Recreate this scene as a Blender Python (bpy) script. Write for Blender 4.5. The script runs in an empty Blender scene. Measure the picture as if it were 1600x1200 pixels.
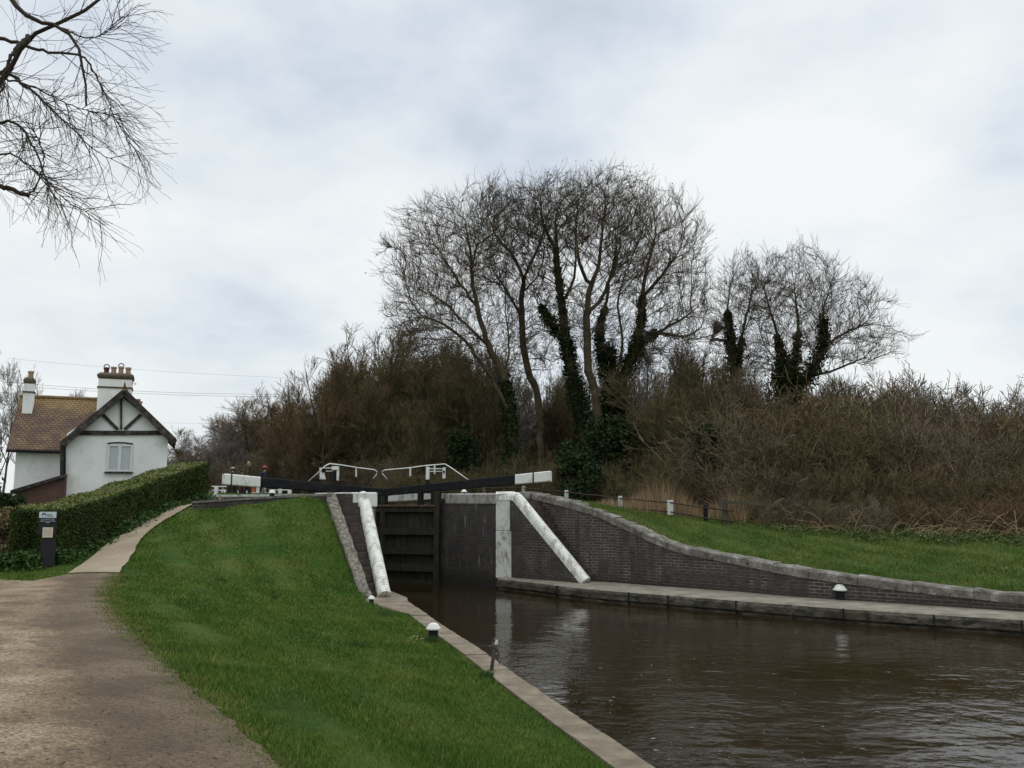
import bpy, math, random
import numpy as np
from mathutils import Vector, Matrix
random.seed(7)
RNG = np.random.default_rng(11)
PI = math.pi
scene = bpy.context.scene
COL = scene.collection

# ------------------------------------------------------------------ camera
F = 1370.0
PITCH = math.atan(178.0 / F)
EYE = 2.2
cam = bpy.data.cameras.new('camera'); cam_o = bpy.data.objects.new('camera', cam); COL.objects.link(cam_o)
cam.sensor_width = 36; cam.lens = 36 * F / 1600
cam.clip_start = 0.05; cam.clip_end = 3000
cam_o.location = (0, 0, EYE); cam_o.rotation_euler = (PI / 2 + PITCH, 0, 0)
scene.camera = cam_o
cp, sp = math.cos(PITCH), math.sin(PITCH)
def ray(px, py):
    a = (px - 800) / F; b = (600 - py) / F
    return np.array([a, cp - b * sp, sp + b * cp])
def P(px, py, d):
    r = ray(px, py); return np.array([0, 0, EYE]) + r * (d / r[1])
def G(px, py, z=0.0):
    r = ray(px, py); return np.array([0, 0, EYE]) + r * ((z - EYE) / r[2])
def zat(px, py, d): return float(P(px, py, d)[2])

# ------------------------------------------------------------------ materials
def new_mat(name):
    m = bpy.data.materials.new(name); m.use_nodes = True
    nt = m.node_tree; b = nt.nodes['Principled BSDF']
    return m, nt, b
def N(nt, t, **kw):
    n = nt.nodes.new(t)
    for k, v in kw.items():
        if k in n.inputs: n.inputs[k].default_value = v
        else: setattr(n, k, v)
    return n
def ramp(nt, fac, stops):
    r = nt.nodes.new('ShaderNodeValToRGB'); nt.links.new(fac, r.inputs[0])
    e = r.color_ramp.elements
    while len(e) < len(stops): e.new(0.5)
    for el, (p, c) in zip(e, stops):
        el.position = p; el.color = (c[0], c[1], c[2], 1) if len(c) == 3 else c
    return r.outputs[0]
def mixc(nt, fac, a, b, mode='MIX'):
    m = nt.nodes.new('ShaderNodeMix'); m.data_type = 'RGBA'; m.blend_type = mode
    for s, v in ((m.inputs[0], fac), (m.inputs[6], a), (m.inputs[7], b)):
        if hasattr(v, 'links') or hasattr(v, 'is_linked'): nt.links.new(v, s)
        elif isinstance(v, (int, float)): s.default_value = v
        else: s.default_value = (*v, 1)
    return m.outputs[2]
def pos(nt, scale=(1, 1, 1)):
    g = nt.nodes.new('ShaderNodeNewGeometry'); mp = nt.nodes.new('ShaderNodeMapping')
    nt.links.new(g.outputs['Position'], mp.inputs[0]); mp.inputs['Scale'].default_value = scale
    return mp.outputs[0]
def uvn(nt, scale=(1, 1, 1)):
    g = nt.nodes.new('ShaderNodeTexCoord'); mp = nt.nodes.new('ShaderNodeMapping')
    nt.links.new(g.outputs['UV'], mp.inputs[0]); mp.inputs['Scale'].default_value = scale
    return mp.outputs[0]
def noise(nt, vec, scale, detail=4, rough=0.55):
    n = nt.nodes.new('ShaderNodeTexNoise'); nt.links.new(vec, n.inputs['Vector'])
    n.inputs['Scale'].default_value = scale; n.inputs['Detail'].default_value = detail
    n.inputs['Roughness'].default_value = rough
    return n.outputs[0]
def bump(nt, b, h, strength, dist):
    n = nt.nodes.new('ShaderNodeBump'); nt.links.new(h, n.inputs['Height'])
    n.inputs['Strength'].default_value = strength; n.inputs['Distance'].default_value = dist
    nt.links.new(n.outputs[0], b.inputs['Normal']); return n
def spec(b, v): b.inputs['Specular IOR Level'].default_value = v

def mottled(name, cols, scale=3, rough=0.8, bumps=0.3, bscale=20, bdist=0.02, sp_=0.3, stretch=(1, 1, 1), fine=None):
    m, nt, b = new_mat(name)
    v = pos(nt, stretch)
    n1 = noise(nt, v, scale, 6, 0.62)
    k = len(cols)
    c = ramp(nt, n1, [(0.3 + 0.4 * i / (k - 1), cc) for i, cc in enumerate(cols)])
    if fine:
        n3 = noise(nt, v, fine[0], 5, 0.7)
        f = ramp(nt, n3, [(fine[2], (0, 0, 0)), (fine[2] + 0.1, (1, 1, 1))])
        c = mixc(nt, f, c, fine[1])
    nt.links.new(c, b.inputs['Base Color'])
    b.inputs['Roughness'].default_value = rough; spec(b, sp_)
    n2 = noise(nt, v, bscale, 6, 0.7); bump(nt, b, n2, bumps, bdist)
    return m

def brick_mat(name, c1, c2, mortar, stain, bw=0.225, rh=0.075, ms=0.010, wet=True, off=0.5, streak=0.64):
    m, nt, b = new_mat(name)
    u = uvn(nt)
    wob = noise(nt, u, 0.9, 2)
    vm = N(nt, 'ShaderNodeVectorMath', operation='MULTIPLY_ADD')
    nt.links.new(wob, vm.inputs[0]); vm.inputs[1].default_value = (0.0, 0.05, 0); nt.links.new(u, vm.inputs[2])
    t = nt.nodes.new('ShaderNodeTexBrick'); nt.links.new(vm.outputs[0], t.inputs['Vector'])
    t.inputs['Scale'].default_value = 1; t.inputs['Brick Width'].default_value = bw
    t.inputs['Row Height'].default_value = rh; t.inputs['Mortar Size'].default_value = ms
    t.inputs['Mortar Smooth'].default_value = 0.2; t.offset = off
    t.inputs['Color1'].default_value = (*c1, 1); t.inputs['Color2'].default_value = (*c2, 1)
    n0 = noise(nt, u, 1.3, 5, 0.65)
    mc = ramp(nt, n0, [(0.40, tuple(x * 0.25 for x in mortar)), (0.62, mortar)])
    nt.links.new(mc, t.inputs['Mortar'])
    col = t.outputs['Color']
    n1 = noise(nt, uvn(nt, (1, 0.45, 1)), 1.7, 6, 0.7)
    f = ramp(nt, n1, [(0.45, (0, 0, 0)), (0.72, (0.75, 0.75, 0.75))])
    col = mixc(nt, f, col, stain)
    n2 = noise(nt, uvn(nt, (3.5, 0.35, 1)), 2.5, 5, 0.7)      # streaks of lime
    f2 = ramp(nt, n2, [(streak, (0, 0, 0)), (streak + .12, (0.6, 0.6, 0.6))])
    col = mixc(nt, f2, col, (0.30, 0.28, 0.25))
    if wet:
        g = nt.nodes.new('ShaderNodeNewGeometry'); s = nt.nodes.new('ShaderNodeSeparateXYZ')
        nt.links.new(g.outputs['Position'], s.inputs[0])
        ad = N(nt, 'ShaderNodeMath', operation='MULTIPLY_ADD'); nt.links.new(n1, ad.inputs[0]); ad.inputs[1].default_value = 0.5
        nt.links.new(s.outputs[2], ad.inputs[2])
        f3 = ramp(nt, ad.outputs[0], [(0.12, (0.85, 0.85, 0.85)), (0.42, (0, 0, 0))])
        col = mixc(nt, f3, col, (0.018, 0.017, 0.012))        # waterline slime
    nt.links.new(col, b.inputs['Base Color']); b.inputs['Roughness'].default_value = 0.75; spec(b, 0.35)
    bump(nt, b, t.outputs['Fac'], -0.5, 0.01)
    return m

M = {}
M['brick'] = brick_mat('engineering_brick', (0.040, 0.034, 0.032), (0.070, 0.056, 0.048), (0.21, 0.185, 0.15), (0.030, 0.026, 0.023), ms=0.012)
M['brick_wet'] = brick_mat('stained_chamber_brick', (0.034, 0.028, 0.026), (0.060, 0.048, 0.042), (0.10, 0.09, 0.075), (0.022, 0.021, 0.017), ms=0.009, streak=.575)
M['brick_red'] = brick_mat('red_brick', (0.12, 0.05, 0.035), (0.16, 0.07, 0.05), (0.14, 0.12, 0.1), (0.06, 0.04, 0.03), wet=False)
M['step_brick'] = brick_mat('step_brick', (0.045, 0.034, 0.031), (0.085, 0.060, 0.052), (0.10, 0.09, 0.08), (0.05, 0.035, 0.03), bw=0.11, rh=0.167, ms=0.008, wet=False, off=0.0)
M['stone'] = mottled('weathered_stone', [(0.10, 0.09, 0.075), (0.19, 0.17, 0.145), (0.28, 0.255, 0.22)], 5, 0.9, 0.6, 18, 0.03, fine=(9, (0.07, 0.07, 0.05), 0.58))
M['stone_lichen'] = mottled('lichen_stone', [(0.075, 0.068, 0.05), (0.19, 0.17, 0.135), (0.36, 0.34, 0.29)], 13, 0.95, 0.9, 25, 0.04, fine=(24, (0.04, 0.035, 0.025), 0.56))
M['wing_stone'] = mottled('wing_stone', [(0.07, 0.062, 0.05), (0.15, 0.135, 0.11), (0.22, 0.20, 0.17), (0.40, 0.38, 0.33)], 3.5, 0.95, 0.9, 14, 0.05, fine=(11, (0.06, 0.055, 0.035), 0.56))
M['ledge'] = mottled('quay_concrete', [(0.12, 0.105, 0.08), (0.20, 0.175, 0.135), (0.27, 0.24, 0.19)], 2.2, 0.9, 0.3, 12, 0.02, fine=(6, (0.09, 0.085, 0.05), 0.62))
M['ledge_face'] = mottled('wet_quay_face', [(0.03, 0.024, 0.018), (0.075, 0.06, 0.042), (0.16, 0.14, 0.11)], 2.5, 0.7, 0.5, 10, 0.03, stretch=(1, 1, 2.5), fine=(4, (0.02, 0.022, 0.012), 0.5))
M['coping'] = mottled('towpath_stone', [(0.11, 0.088, 0.060), (0.18, 0.145, 0.10), (0.27, 0.23, 0.165)], 2.8, 0.9, 0.4, 16, 0.015, fine=(7, (0.09, 0.07, 0.05), 0.60))
M['black'] = mottled('black_paint', [(0.007, 0.007, 0.009), (0.011, 0.011, 0.013), (0.022, 0.020, 0.018)], 6, 0.75, 0.25, 30, 0.01, 0.18)
M['rust'] = mottled('rusty_iron', [(0.03, 0.022, 0.018), (0.07, 0.045, 0.03)], 8, 0.85)
M['wood_old'] = mottled('old_wood', [(0.05, 0.042, 0.03), (0.11, 0.095, 0.07)], 8, 0.9, 0.6, 30, 0.01, stretch=(1, 1, .25))
def white_paint(name, base, dirt, amount=0.6, sc=6, rings=False):
    m, nt, b = new_mat(name)
    v = pos(nt, (1, 1, 0.6))
    n1 = noise(nt, v, sc, 7, 0.7)
    f = ramp(nt, n1, [(amount - 0.06, (0, 0, 0)), (amount + 0.10, (1, 1, 1))])
    c = mixc(nt, f, base, dirt)
    n2 = noise(nt, v, 1.5, 3)
    c = mixc(nt, ramp(nt, n2, [(0.35, (0, 0, 0)), (0.7, (0.5, 0.5, 0.5))]), c, tuple(x * 0.78 for x in base))
    if rings:
        t = nt.nodes.new('ShaderNodeTexBrick'); nt.links.new(uvn(nt), t.inputs['Vector'])
        t.inputs['Scale'].default_value = 1; t.inputs['Brick Width'].default_value = 0.078; t.inputs['Row Height'].default_value = 4
        t.inputs['Mortar Size'].default_value = 0.006; t.inputs['Mortar Smooth'].default_value = 0.3; t.offset = 0
        rn = ramp(nt, noise(nt, uvn(nt), 7, 3), [(0.42, (0, 0, 0)), (0.6, (0.75, 0.75, 0.75))])
        mm = N(nt, 'ShaderNodeMath', operation='MULTIPLY'); nt.links.new(rn, mm.inputs[0]); nt.links.new(t.outputs['Fac'], mm.inputs[1])
        c = mixc(nt, mm.outputs[0], c, (0.10, 0.09, 0.07))
    nt.links.new(c, b.inputs['Base Color']); b.inputs['Roughness'].default_value = 0.6; spec(b, 0.35)
    n3 = noise(nt, v, 22, 5, 0.7); bump(nt, b, n3, 0.35, 0.01)
    return m
M['white'] = white_paint('white_paint', (0.74, 0.74, 0.68), (0.22, 0.20, 0.15), 0.60)
M['white_ring'] = white_paint('white_painted_bricks', (0.78, 0.77, 0.69), (0.30, 0.27, 0.19), 0.55, 6, True)
M['white_dirty'] = white_paint('dirty_white_paint', (0.62, 0.61, 0.56), (0.16, 0.145, 0.115), 0.54, 4)
M['render'] = white_paint('white_render', (0.86, 0.86, 0.83), (0.68, 0.66, 0.60), 0.60, 2.0)
M['pebbledash'] = M['render']
M['grey_cop'] = white_paint('faded_coping_paint', (0.34, 0.32, 0.28), (0.13, 0.115, 0.09), 0.50, 6)
M['plastic_white'] = mottled('white_frame', [(0.62, 0.63, 0.64), (0.7, 0.7, 0.7)], 3, 0.4, 0.0)
M['timber'] = mottled('black_timber', [(0.018, 0.015, 0.013), (0.04, 0.034, 0.03), (0.11, 0.10, 0.09)], 5, 0.8, 0.3, stretch=(1, 1, 1))
M['gate_wood'] = mottled('wet_gate_oak', [(0.010, 0.009, 0.006), (0.022, 0.019, 0.012), (0.042, 0.035, 0.020)], 3.5, 0.7, 0.6, 25, 0.01, stretch=(2, 2, 0.5), fine=(5, (0.028, 0.034, 0.012), 0.55))
M['moss_wood'] = mottled('mossy_plank', [(0.05, 0.037, 0.022), (0.10, 0.075, 0.045), (0.17, 0.14, 0.10)], 7, 0.95, 0.8, 25, 0.03)

# glass
m, nt, b = new_mat('window_glass'); b.inputs['Base Color'].default_value = (0.40, 0.44, 0.44, 1); b.inputs['Roughness'].default_value = 0.08; spec(b, 0.8); M['glass'] = m
m, nt, b = new_mat('net_curtain'); b.inputs['Base Color'].default_value = (0.42, 0.45, 0.46, 1); b.inputs['Roughness'].default_value = 0.7; M['curtain'] = m

def plain(name, c, r=0.7):
    return mottled(name, [tuple(x * 0.8 for x in c), tuple(min(1, x * 1.15) for x in c)], 9, r, 0.1)
M['skin'] = plain('skin', (0.45, 0.28, 0.21), 0.6)
M['hair'] = plain('dark_hair', (0.03, 0.022, 0.018))
M['redcap'] = plain('red_hat', (0.38, 0.07, 0.05))
M['pinkhat'] = plain('pink_hat', (0.42, 0.26, 0.22))
M['blackcloth'] = plain('black_cloth', (0.014, 0.014, 0.016))
M['maroon'] = plain('maroon_cloth', (0.085, 0.035, 0.042))
M['navy'] = plain('navy_cloth', (0.025, 0.028, 0.05))
M['jeans'] = plain('pale_denim', (0.26, 0.34, 0.44))
M['shoe'] = plain('white_shoe', (0.6, 0.6, 0.58))
M['orange'] = plain('orange_panel', (0.42, 0.13, 0.045))
M['buff'] = mottled('buff_clay', [(0.30, 0.21, 0.12), (0.42, 0.31, 0.19)], 9, 0.85)
M['redclay'] = mottled('red_clay', [(0.10, 0.025, 0.02), (0.16, 0.04, 0.03)], 9, 0.7)
M['chimney_cap'] = mottled('mossy_cap', [(0.07, 0.055, 0.035), (0.15, 0.12, 0.08)], 8, 0.95, 0.6)
M['signblack'] = plain('sign_black', (0.012, 0.013, 0.017), 0.4)
M['signwhite'] = plain('sign_pale_blue', (0.55, 0.63, 0.66), 0.4)
M['paper'] = mottled('notice_paper', [(0.62, 0.58, 0.46), (0.66, 0.48, 0.38)], 14, 0.8, 0)
M['ink'] = plain('ink', (0.10, 0.11, 0.13))
M['inkpale'] = plain('pale_letters', (0.42, 0.44, 0.50))
M['wire'] = plain('grey_cable', (0.10, 0.10, 0.11))

# roof tiles with lichen
m, nt, b = new_mat('clay_roof_tiles')
t = nt.nodes.new('ShaderNodeTexBrick'); nt.links.new(uvn(nt), t.inputs['Vector'])
t.inputs['Scale'].default_value = 1; t.inputs['Brick Width'].default_value = 0.20; t.inputs['Row Height'].default_value = 0.15; t.inputs['Mortar Size'].default_value = 0.016
t.inputs['Color1'].default_value = (0.14, 0.08, 0.05, 1); t.inputs['Color2'].default_value = (0.095, 0.055, 0.038, 1); t.inputs['Mortar'].default_value = (0.022, 0.014, 0.010, 1)
nn = noise(nt, pos(nt), 1.6, 7, 0.75); f = ramp(nt, nn, [(0.47, (0, 0, 0)), (0.63, (0.8, 0.8, 0.8))])
c = mixc(nt, f, t.outputs['Color'], mixc(nt, t.outputs['Fac'], (0.24, 0.15, 0.06), (0.06, 0.035, 0.02)))
ge = nt.nodes.new('ShaderNodeNewGeometry'); sx = nt.nodes.new('ShaderNodeSeparateXYZ'); nt.links.new(ge.outputs['Position'], sx.inputs[0])
ad = N(nt, 'ShaderNodeMath', operation='MULTIPLY_ADD'); nt.links.new(nn, ad.inputs[0]); ad.inputs[1].default_value = 2.5; nt.links.new(sx.outputs[2], ad.inputs[2])
mr = N(nt, 'ShaderNodeMapRange'); nt.links.new(ad.outputs[0], mr.inputs[0]); mr.inputs[1].default_value = 7.0; mr.inputs[2].default_value = 8.0; mr.inputs[4].default_value = 0.75
c2 = mixc(nt, t.outputs['Fac'], (0.30, 0.20, 0.075), (0.08, 0.045, 0.02))
c = mixc(nt, mr.outputs[0], c, c2)
nt.links.new(c, b.inputs['Base Color']); b.inputs['Roughness'].default_value = 0.85
w = N(nt, 'ShaderNodeTexWave', wave_type='BANDS', bands_direction='Y', wave_profile='SAW'); nt.links.new(uvn(nt), w.inputs['Vector']); w.inputs['Scale'].default_value = 1 / 0.15 / 3.18 * 0.5 * 2
bump(nt, b, t.outputs['Fac'], -0.8, 0.03)
M['tiles'] = m

def foliage_mat(name, cols, rough=0.6, scale=2.0, isl=(0.55, 1.55), sp_=0.15, dead=0.0):
    m, nt, b = new_mat(name)
    v = pos(nt)
    n1 = noise(nt, v, scale, 5, 0.65)
    n2 = noise(nt, v, scale * 14, 3, 0.6)
    ad = N(nt, 'ShaderNodeMath', operation='MULTIPLY_ADD'); nt.links.new(n2, ad.inputs[0]); ad.inputs[1].default_value = 0.6; nt.links.new(n1, ad.inputs[2])
    k = len(cols)
    c = ramp(nt, ad.outputs[0], [(0.55 + 0.5 * i / (k - 1), cc) for i, cc in enumerate(cols)])
    gi = nt.nodes.new('ShaderNodeNewGeometry')
    var = N(nt, 'ShaderNodeMapRange'); nt.links.new(gi.outputs['Random Per Island'], var.inputs[0]); var.inputs[3].default_value = isl[0]; var.inputs[4].default_value = isl[1]
    vs = N(nt, 'ShaderNodeVectorMath', operation='SCALE'); nt.links.new(c, vs.inputs[0]); nt.links.new(var.outputs[0], vs.inputs[3])
    vo_ = vs.outputs[0]
    if dead > 0:
        dm = ramp(nt, gi.outputs['Random Per Island'], [(1 - dead, (0, 0, 0)), (1 - dead + .004, (1, 1, 1))])
        vo_ = mixc(nt, dm, vo_, (0.24, 0.20, 0.085))
    nt.links.new(vo_, b.inputs['Base Color']); b.inputs['Roughness'].default_value = rough; spec(b, sp_)
    return m
M['grass_blade'] = foliage_mat('grass_blades', [(0.040, 0.086, 0.010), (0.072, 0.138, 0.017), (0.145, 0.180, 0.034)], 0.6, 1.3, (.5, 1.6), .12, .05)
M['grass_verge'] = foliage_mat('verge_grass_blades', [(0.040, 0.082, 0.011), (0.074, 0.130, 0.018), (0.17, 0.175, 0.05)], 0.6, 1.1, (.5, 1.6), .12, .09)
M['edge_grass'] = foliage_mat('edge_grass', [(0.07, 0.11, 0.02), (0.13, 0.16, 0.035), (0.20, 0.18, 0.06)], 0.7, 1.5)
M['edge_weed'] = foliage_mat('verge_weed', [(0.04, 0.065, 0.015), (0.07, 0.10, 0.025), (0.10, 0.11, 0.04)], 0.7, 2)
M['weed'] = foliage_mat('weed_leaves', [(0.028, 0.062, 0.014), (0.05, 0.095, 0.022)], 0.6, 2)
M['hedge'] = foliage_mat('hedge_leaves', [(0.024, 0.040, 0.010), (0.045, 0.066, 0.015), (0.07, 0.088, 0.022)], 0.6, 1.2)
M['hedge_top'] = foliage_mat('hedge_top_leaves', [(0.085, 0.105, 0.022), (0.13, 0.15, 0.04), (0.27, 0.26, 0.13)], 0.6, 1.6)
M['ivy'] = foliage_mat('ivy_leaves', [(0.012, 0.022, 0.009), (0.024, 0.038, 0.014), (0.045, 0.058, 0.022)], 0.8, 1.0, (.4, 1.7), .06)
M['evergreen'] = foliage_mat('evergreen_leaves', [(0.012, 0.026, 0.012), (0.030, 0.046, 0.016)], 0.8, 1.0, (.4, 1.7), .06)
M['reeds'] = foliage_mat('dry_reeds', [(0.16, 0.10, 0.05), (0.26, 0.18, 0.10), (0.34, 0.26, 0.16)], 0.8, 0.8)
M['bark'] = foliage_mat('bark', [(0.040, 0.031, 0.019), (0.080, 0.062, 0.038), (0.13, 0.104, 0.064)], 0.9, 1.8, (.9, 1.1))
M['bark_dark'] = foliage_mat('dark_bark', [(0.035, 0.028, 0.022), (0.060, 0.048, 0.036)], 0.9, 1.2, (.8, 1.25))
M['twig'] = foliage_mat('ash_twigs', [(0.070, 0.052, 0.034), (0.135, 0.102, 0.064)], 0.9, 0.4)
M['twig_brown'] = foliage_mat('brown_twigs', [(0.092, 0.068, 0.038), (0.145, 0.096, 0.053), (0.105, 0.085, 0.045), (0.16, 0.115, 0.065)], 0.9, 0.22, (.45, 1.9), .05)
M['twig_olive'] = foliage_mat('olive_twigs', [(0.078, 0.064, 0.034), (0.13, 0.106, 0.055), (0.11, 0.10, 0.048)], 0.9, 0.2, (.45, 1.9), .05)
M['twig_dun'] = foliage_mat('dun_twigs', [(0.088, 0.068, 0.046), (0.14, 0.108, 0.073), (0.18, 0.145, 0.10)], 0.9, 0.3, (.45, 1.9), .05)
M['twig_grey'] = foliage_mat('grey_twigs', [(0.15, 0.13, 0.12), (0.20, 0.175, 0.155)], 0.9, 0.3, (.45, 1.9), .05)

# ground: grass soil, far field
m, nt, b = new_mat('turf')
v = pos(nt)
n1 = noise(nt, v, 0.6, 6, 0.6); n2 = noise(nt, v, 9, 6, 0.75)
ad = N(nt, 'ShaderNodeMath', operation='MULTIPLY_ADD'); nt.links.new(n2, ad.inputs[0]); ad.inputs[1].default_value = 0.8; nt.links.new(n1, ad.inputs[2])
c = ramp(nt, ad.outputs[0], [(0.62, (0.020, 0.046, 0.007)), (0.85, (0.042, 0.088, 0.012)), (1.0, (0.085, 0.11, 0.024))])
nt.links.new(c, b.inputs['Base Color']); b.inputs['Roughness'].default_value = 0.9; spec(b, 0.1)
bump(nt, b, noise(nt, v, 26, 6, 0.8), 0.8, 0.05)
M['turf'] = m
M['soil'] = mottled('leaf_litter', [(0.035, 0.028, 0.018), (0.075, 0.055, 0.033)], 3, 0.95, 0.6, 20, 0.04)

# gravel path (uv.x = distance to the grass edge in metres)
m, nt, b = new_mat('gravel')
v = pos(nt)
n1 = noise(nt, v, 1.1, 6, 0.6); n2 = noise(nt, v, 42, 5, 0.8)
ad = N(nt, 'ShaderNodeMath', operation='MULTIPLY_ADD'); nt.links.new(n2, ad.inputs[0]); ad.inputs[1].default_value = 0.7; nt.links.new(n1, ad.inputs[2])
c = ramp(nt, ad.outputs[0], [(0.66, (0.125, 0.086, 0.052)), (0.84, (0.215, 0.155, 0.098)), (0.98, (0.33, 0.25, 0.165))])
vo = N(nt, 'ShaderNodeTexVoronoi'); nt.links.new(v, vo.inputs['Vector']); vo.inputs['Scale'].default_value = 28
st = ramp(nt, vo.outputs['Distance'], [(0.0, (0.55, 0.55, 0.55)), (0.16, (0, 0, 0))])
rs = ramp(nt, noise(nt, v, 17, 1), [(0.58, (0, 0, 0)), (0.62, (1, 1, 1))])
mm = N(nt, 'ShaderNodeMath', operation='MULTIPLY'); nt.links.new(st, mm.inputs[0]); nt.links.new(rs, mm.inputs[1])
c = mixc(nt, mm.outputs[0], c, (0.33, 0.29, 0.24))
v3 = N(nt, 'ShaderNodeTexVoronoi'); nt.links.new(v, v3.inputs['Vector']); v3.inputs['Scale'].default_value = 48
sc3 = nt.nodes.new('ShaderNodeSeparateColor'); nt.links.new(v3.outputs['Color'], sc3.inputs[0])
m3 = N(nt, 'ShaderNodeMapRange'); nt.links.new(sc3.outputs[0], m3.inputs[0]); m3.inputs[3].default_value = 0.62; m3.inputs[4].default_value = 1.38
vv3 = N(nt, 'ShaderNodeVectorMath', operation='SCALE'); nt.links.new(c, vv3.inputs[0]); nt.links.new(m3.outputs[0], vv3.inputs[3]); c = vv3.outputs[0]
rs2 = ramp(nt, noise(nt, v, 11, 2, 0.9), [(0.30, (0.8, 0.8, 0.8)), (0.36, (0, 0, 0))])
c = mixc(nt, rs2, c, (0.035, 0.025, 0.017))
u = uvn(nt); s = nt.nodes.new('ShaderNodeSeparateXYZ'); nt.links.new(u, s.inputs[0])
n4 = noise(nt, v, 2.2, 5, 0.7)
ad2 = N(nt, 'ShaderNodeMath', operation='MULTIPLY_ADD'); nt.links.new(n4, ad2.inputs[0]); ad2.inputs[1].default_value = -2.3; nt.links.new(s.outputs[0], ad2.inputs[2])
f = ramp(nt, ad2.outputs[0], [(0.0, (0.65, 0.65, 0.65)), (0.30, (0, 0, 0))])
c = mixc(nt, f, c, (0.062, 0.045, 0.031))      # trodden mud and leaf litter along the verge
nt.links.new(c, b.inputs['Base Color']); b.inputs['Roughness'].default_value = 0.9; spec(b, 0.2)
bump(nt, b, n2, 0.6, 0.02)
M['gravel'] = m
M['paving'] = mottled('bound_gravel', [(0.22, 0.175, 0.115), (0.28, 0.225, 0.155), (0.33, 0.275, 0.195)], 1.6, 0.9, 0.3, 60, 0.008, fine=(55, (0.15, 0.12, 0.085), 0.6))

# water
m, nt, b = new_mat('canal_water')
b.inputs['Base Color'].default_value = (0.019, 0.013, 0.0055, 1); b.inputs['Roughness'].default_value = 0.035; b.inputs['IOR'].default_value = 1.33
v = pos(nt, (1, 1.0, 1))
w1 = noise(nt, pos(nt, (1.0, 1.0, 1)), 2.4, 2, 0.45); w2 = noise(nt, pos(nt, (1.0, 1.15, 1)), 7.5, 3, 0.55)
big = noise(nt, pos(nt, (.8, 1.5, 1)), 0.33, 4, 0.6)
mask = ramp(nt, big, [(0.36, (0.16, 0.16, 0.16)), (0.66, (1, 1, 1))])
g = nt.nodes.new('ShaderNodeNewGeometry'); s = nt.nodes.new('ShaderNodeSeparateXYZ'); nt.links.new(g.outputs['Position'], s.inputs[0])
mr = N(nt, 'ShaderNodeMapRange'); nt.links.new(s.outputs[1], mr.inputs[0]); mr.inputs[1].default_value = 13.0; mr.inputs[2].default_value = 23.0; mr.inputs[3].default_value = 1.0; mr.inputs[4].default_value = 0.16
mu = N(nt, 'ShaderNodeMath', operation='MULTIPLY'); nt.links.new(mask, mu.inputs[0]); nt.links.new(mr.outputs[0], mu.inputs[1])
a = N(nt, 'ShaderNodeMath', operation='MULTIPLY_ADD'); nt.links.new(w2, a.inputs[0]); a.inputs[1].default_value = 0.55; nt.links.new(w1, a.inputs[2])
h = N(nt, 'ShaderNodeMath', operation='MULTIPLY'); nt.links.new(a.outputs[0], h.inputs[0]); nt.links.new(mu.outputs[0], h.inputs[1])
bn = bump(nt, b, h.outputs[0], 0.36, 0.08)
M['water'] = m

# ------------------------------------------------------------------ mesh helpers
def mesh_np(name, verts, faces, uvs=None, smooth=False):
    """verts (n,3); faces (m,k) int array (k = 3 or 4)"""
    me = bpy.data.meshes.new(name)
    verts = np.asarray(verts, np.float32); faces = np.asarray(faces, np.int32)
    k = faces.shape[1]; m_ = faces.shape[0]
    me.vertices.add(len(verts)); me.vertices.foreach_set('co', verts.ravel())
    me.loops.add(m_ * k); me.loops.foreach_set('vertex_index', faces.ravel())
    me.polygons.add(m_)
    me.polygons.foreach_set('loop_start', np.arange(0, m_ * k, k, dtype=np.int32))
    try: me.polygons.foreach_set('loop_total', np.full(m_, k, np.int32))
    except Exception: pass
    if uvs is not None:
        l = me.uv_layers.new(name='UVMap'); l.data.foreach_set('uv', np.asarray(uvs, np.float32)[faces.ravel()].ravel())
    me.update(calc_edges=True); me.validate()
    if smooth: me.polygons.foreach_set('use_smooth', np.ones(m_, bool))
    return me
def link(name, me, mat, parent=None, loc=None):
    o = bpy.data.objects.new(name, me); COL.objects.link(o)
    if mat is not None and not me.materials: me.materials.append(mat)
    if parent is not None:
        o.parent = parent
        if loc is None: o.location = tuple(-parent.location)
    if loc is not None: o.location = loc
    return o
def tag(o, label, cat, group=None, kind=None):
    if label: o['label'] = label
    if cat: o['category'] = cat
    if group: o['group'] = group
    if kind: o['kind'] = kind
    return o
def empty(name, loc, label, cat, group=None):
    o = bpy.data.objects.new(name, None); COL.objects.link(o); o.location = tuple(float(x) for x in loc)
    o.empty_display_size = 0.2
    return tag(o, label, cat, group)
def copy_thing(o, loc, rotz=None, scale=None, label=None):
    c = o.copy(); COL.objects.link(c); c.location = tuple(float(x) for x in loc)
    if rotz is not None: c.rotation_euler = (0, 0, rotz)
    if scale is not None: c.scale = scale
    if label: c['label'] = label
    for ch in list(o.children):
        k = ch.copy(); COL.objects.link(k); k.parent = c
        for g in list(ch.children):
            q = g.copy(); COL.objects.link(q); q.parent = k
    return c

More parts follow.
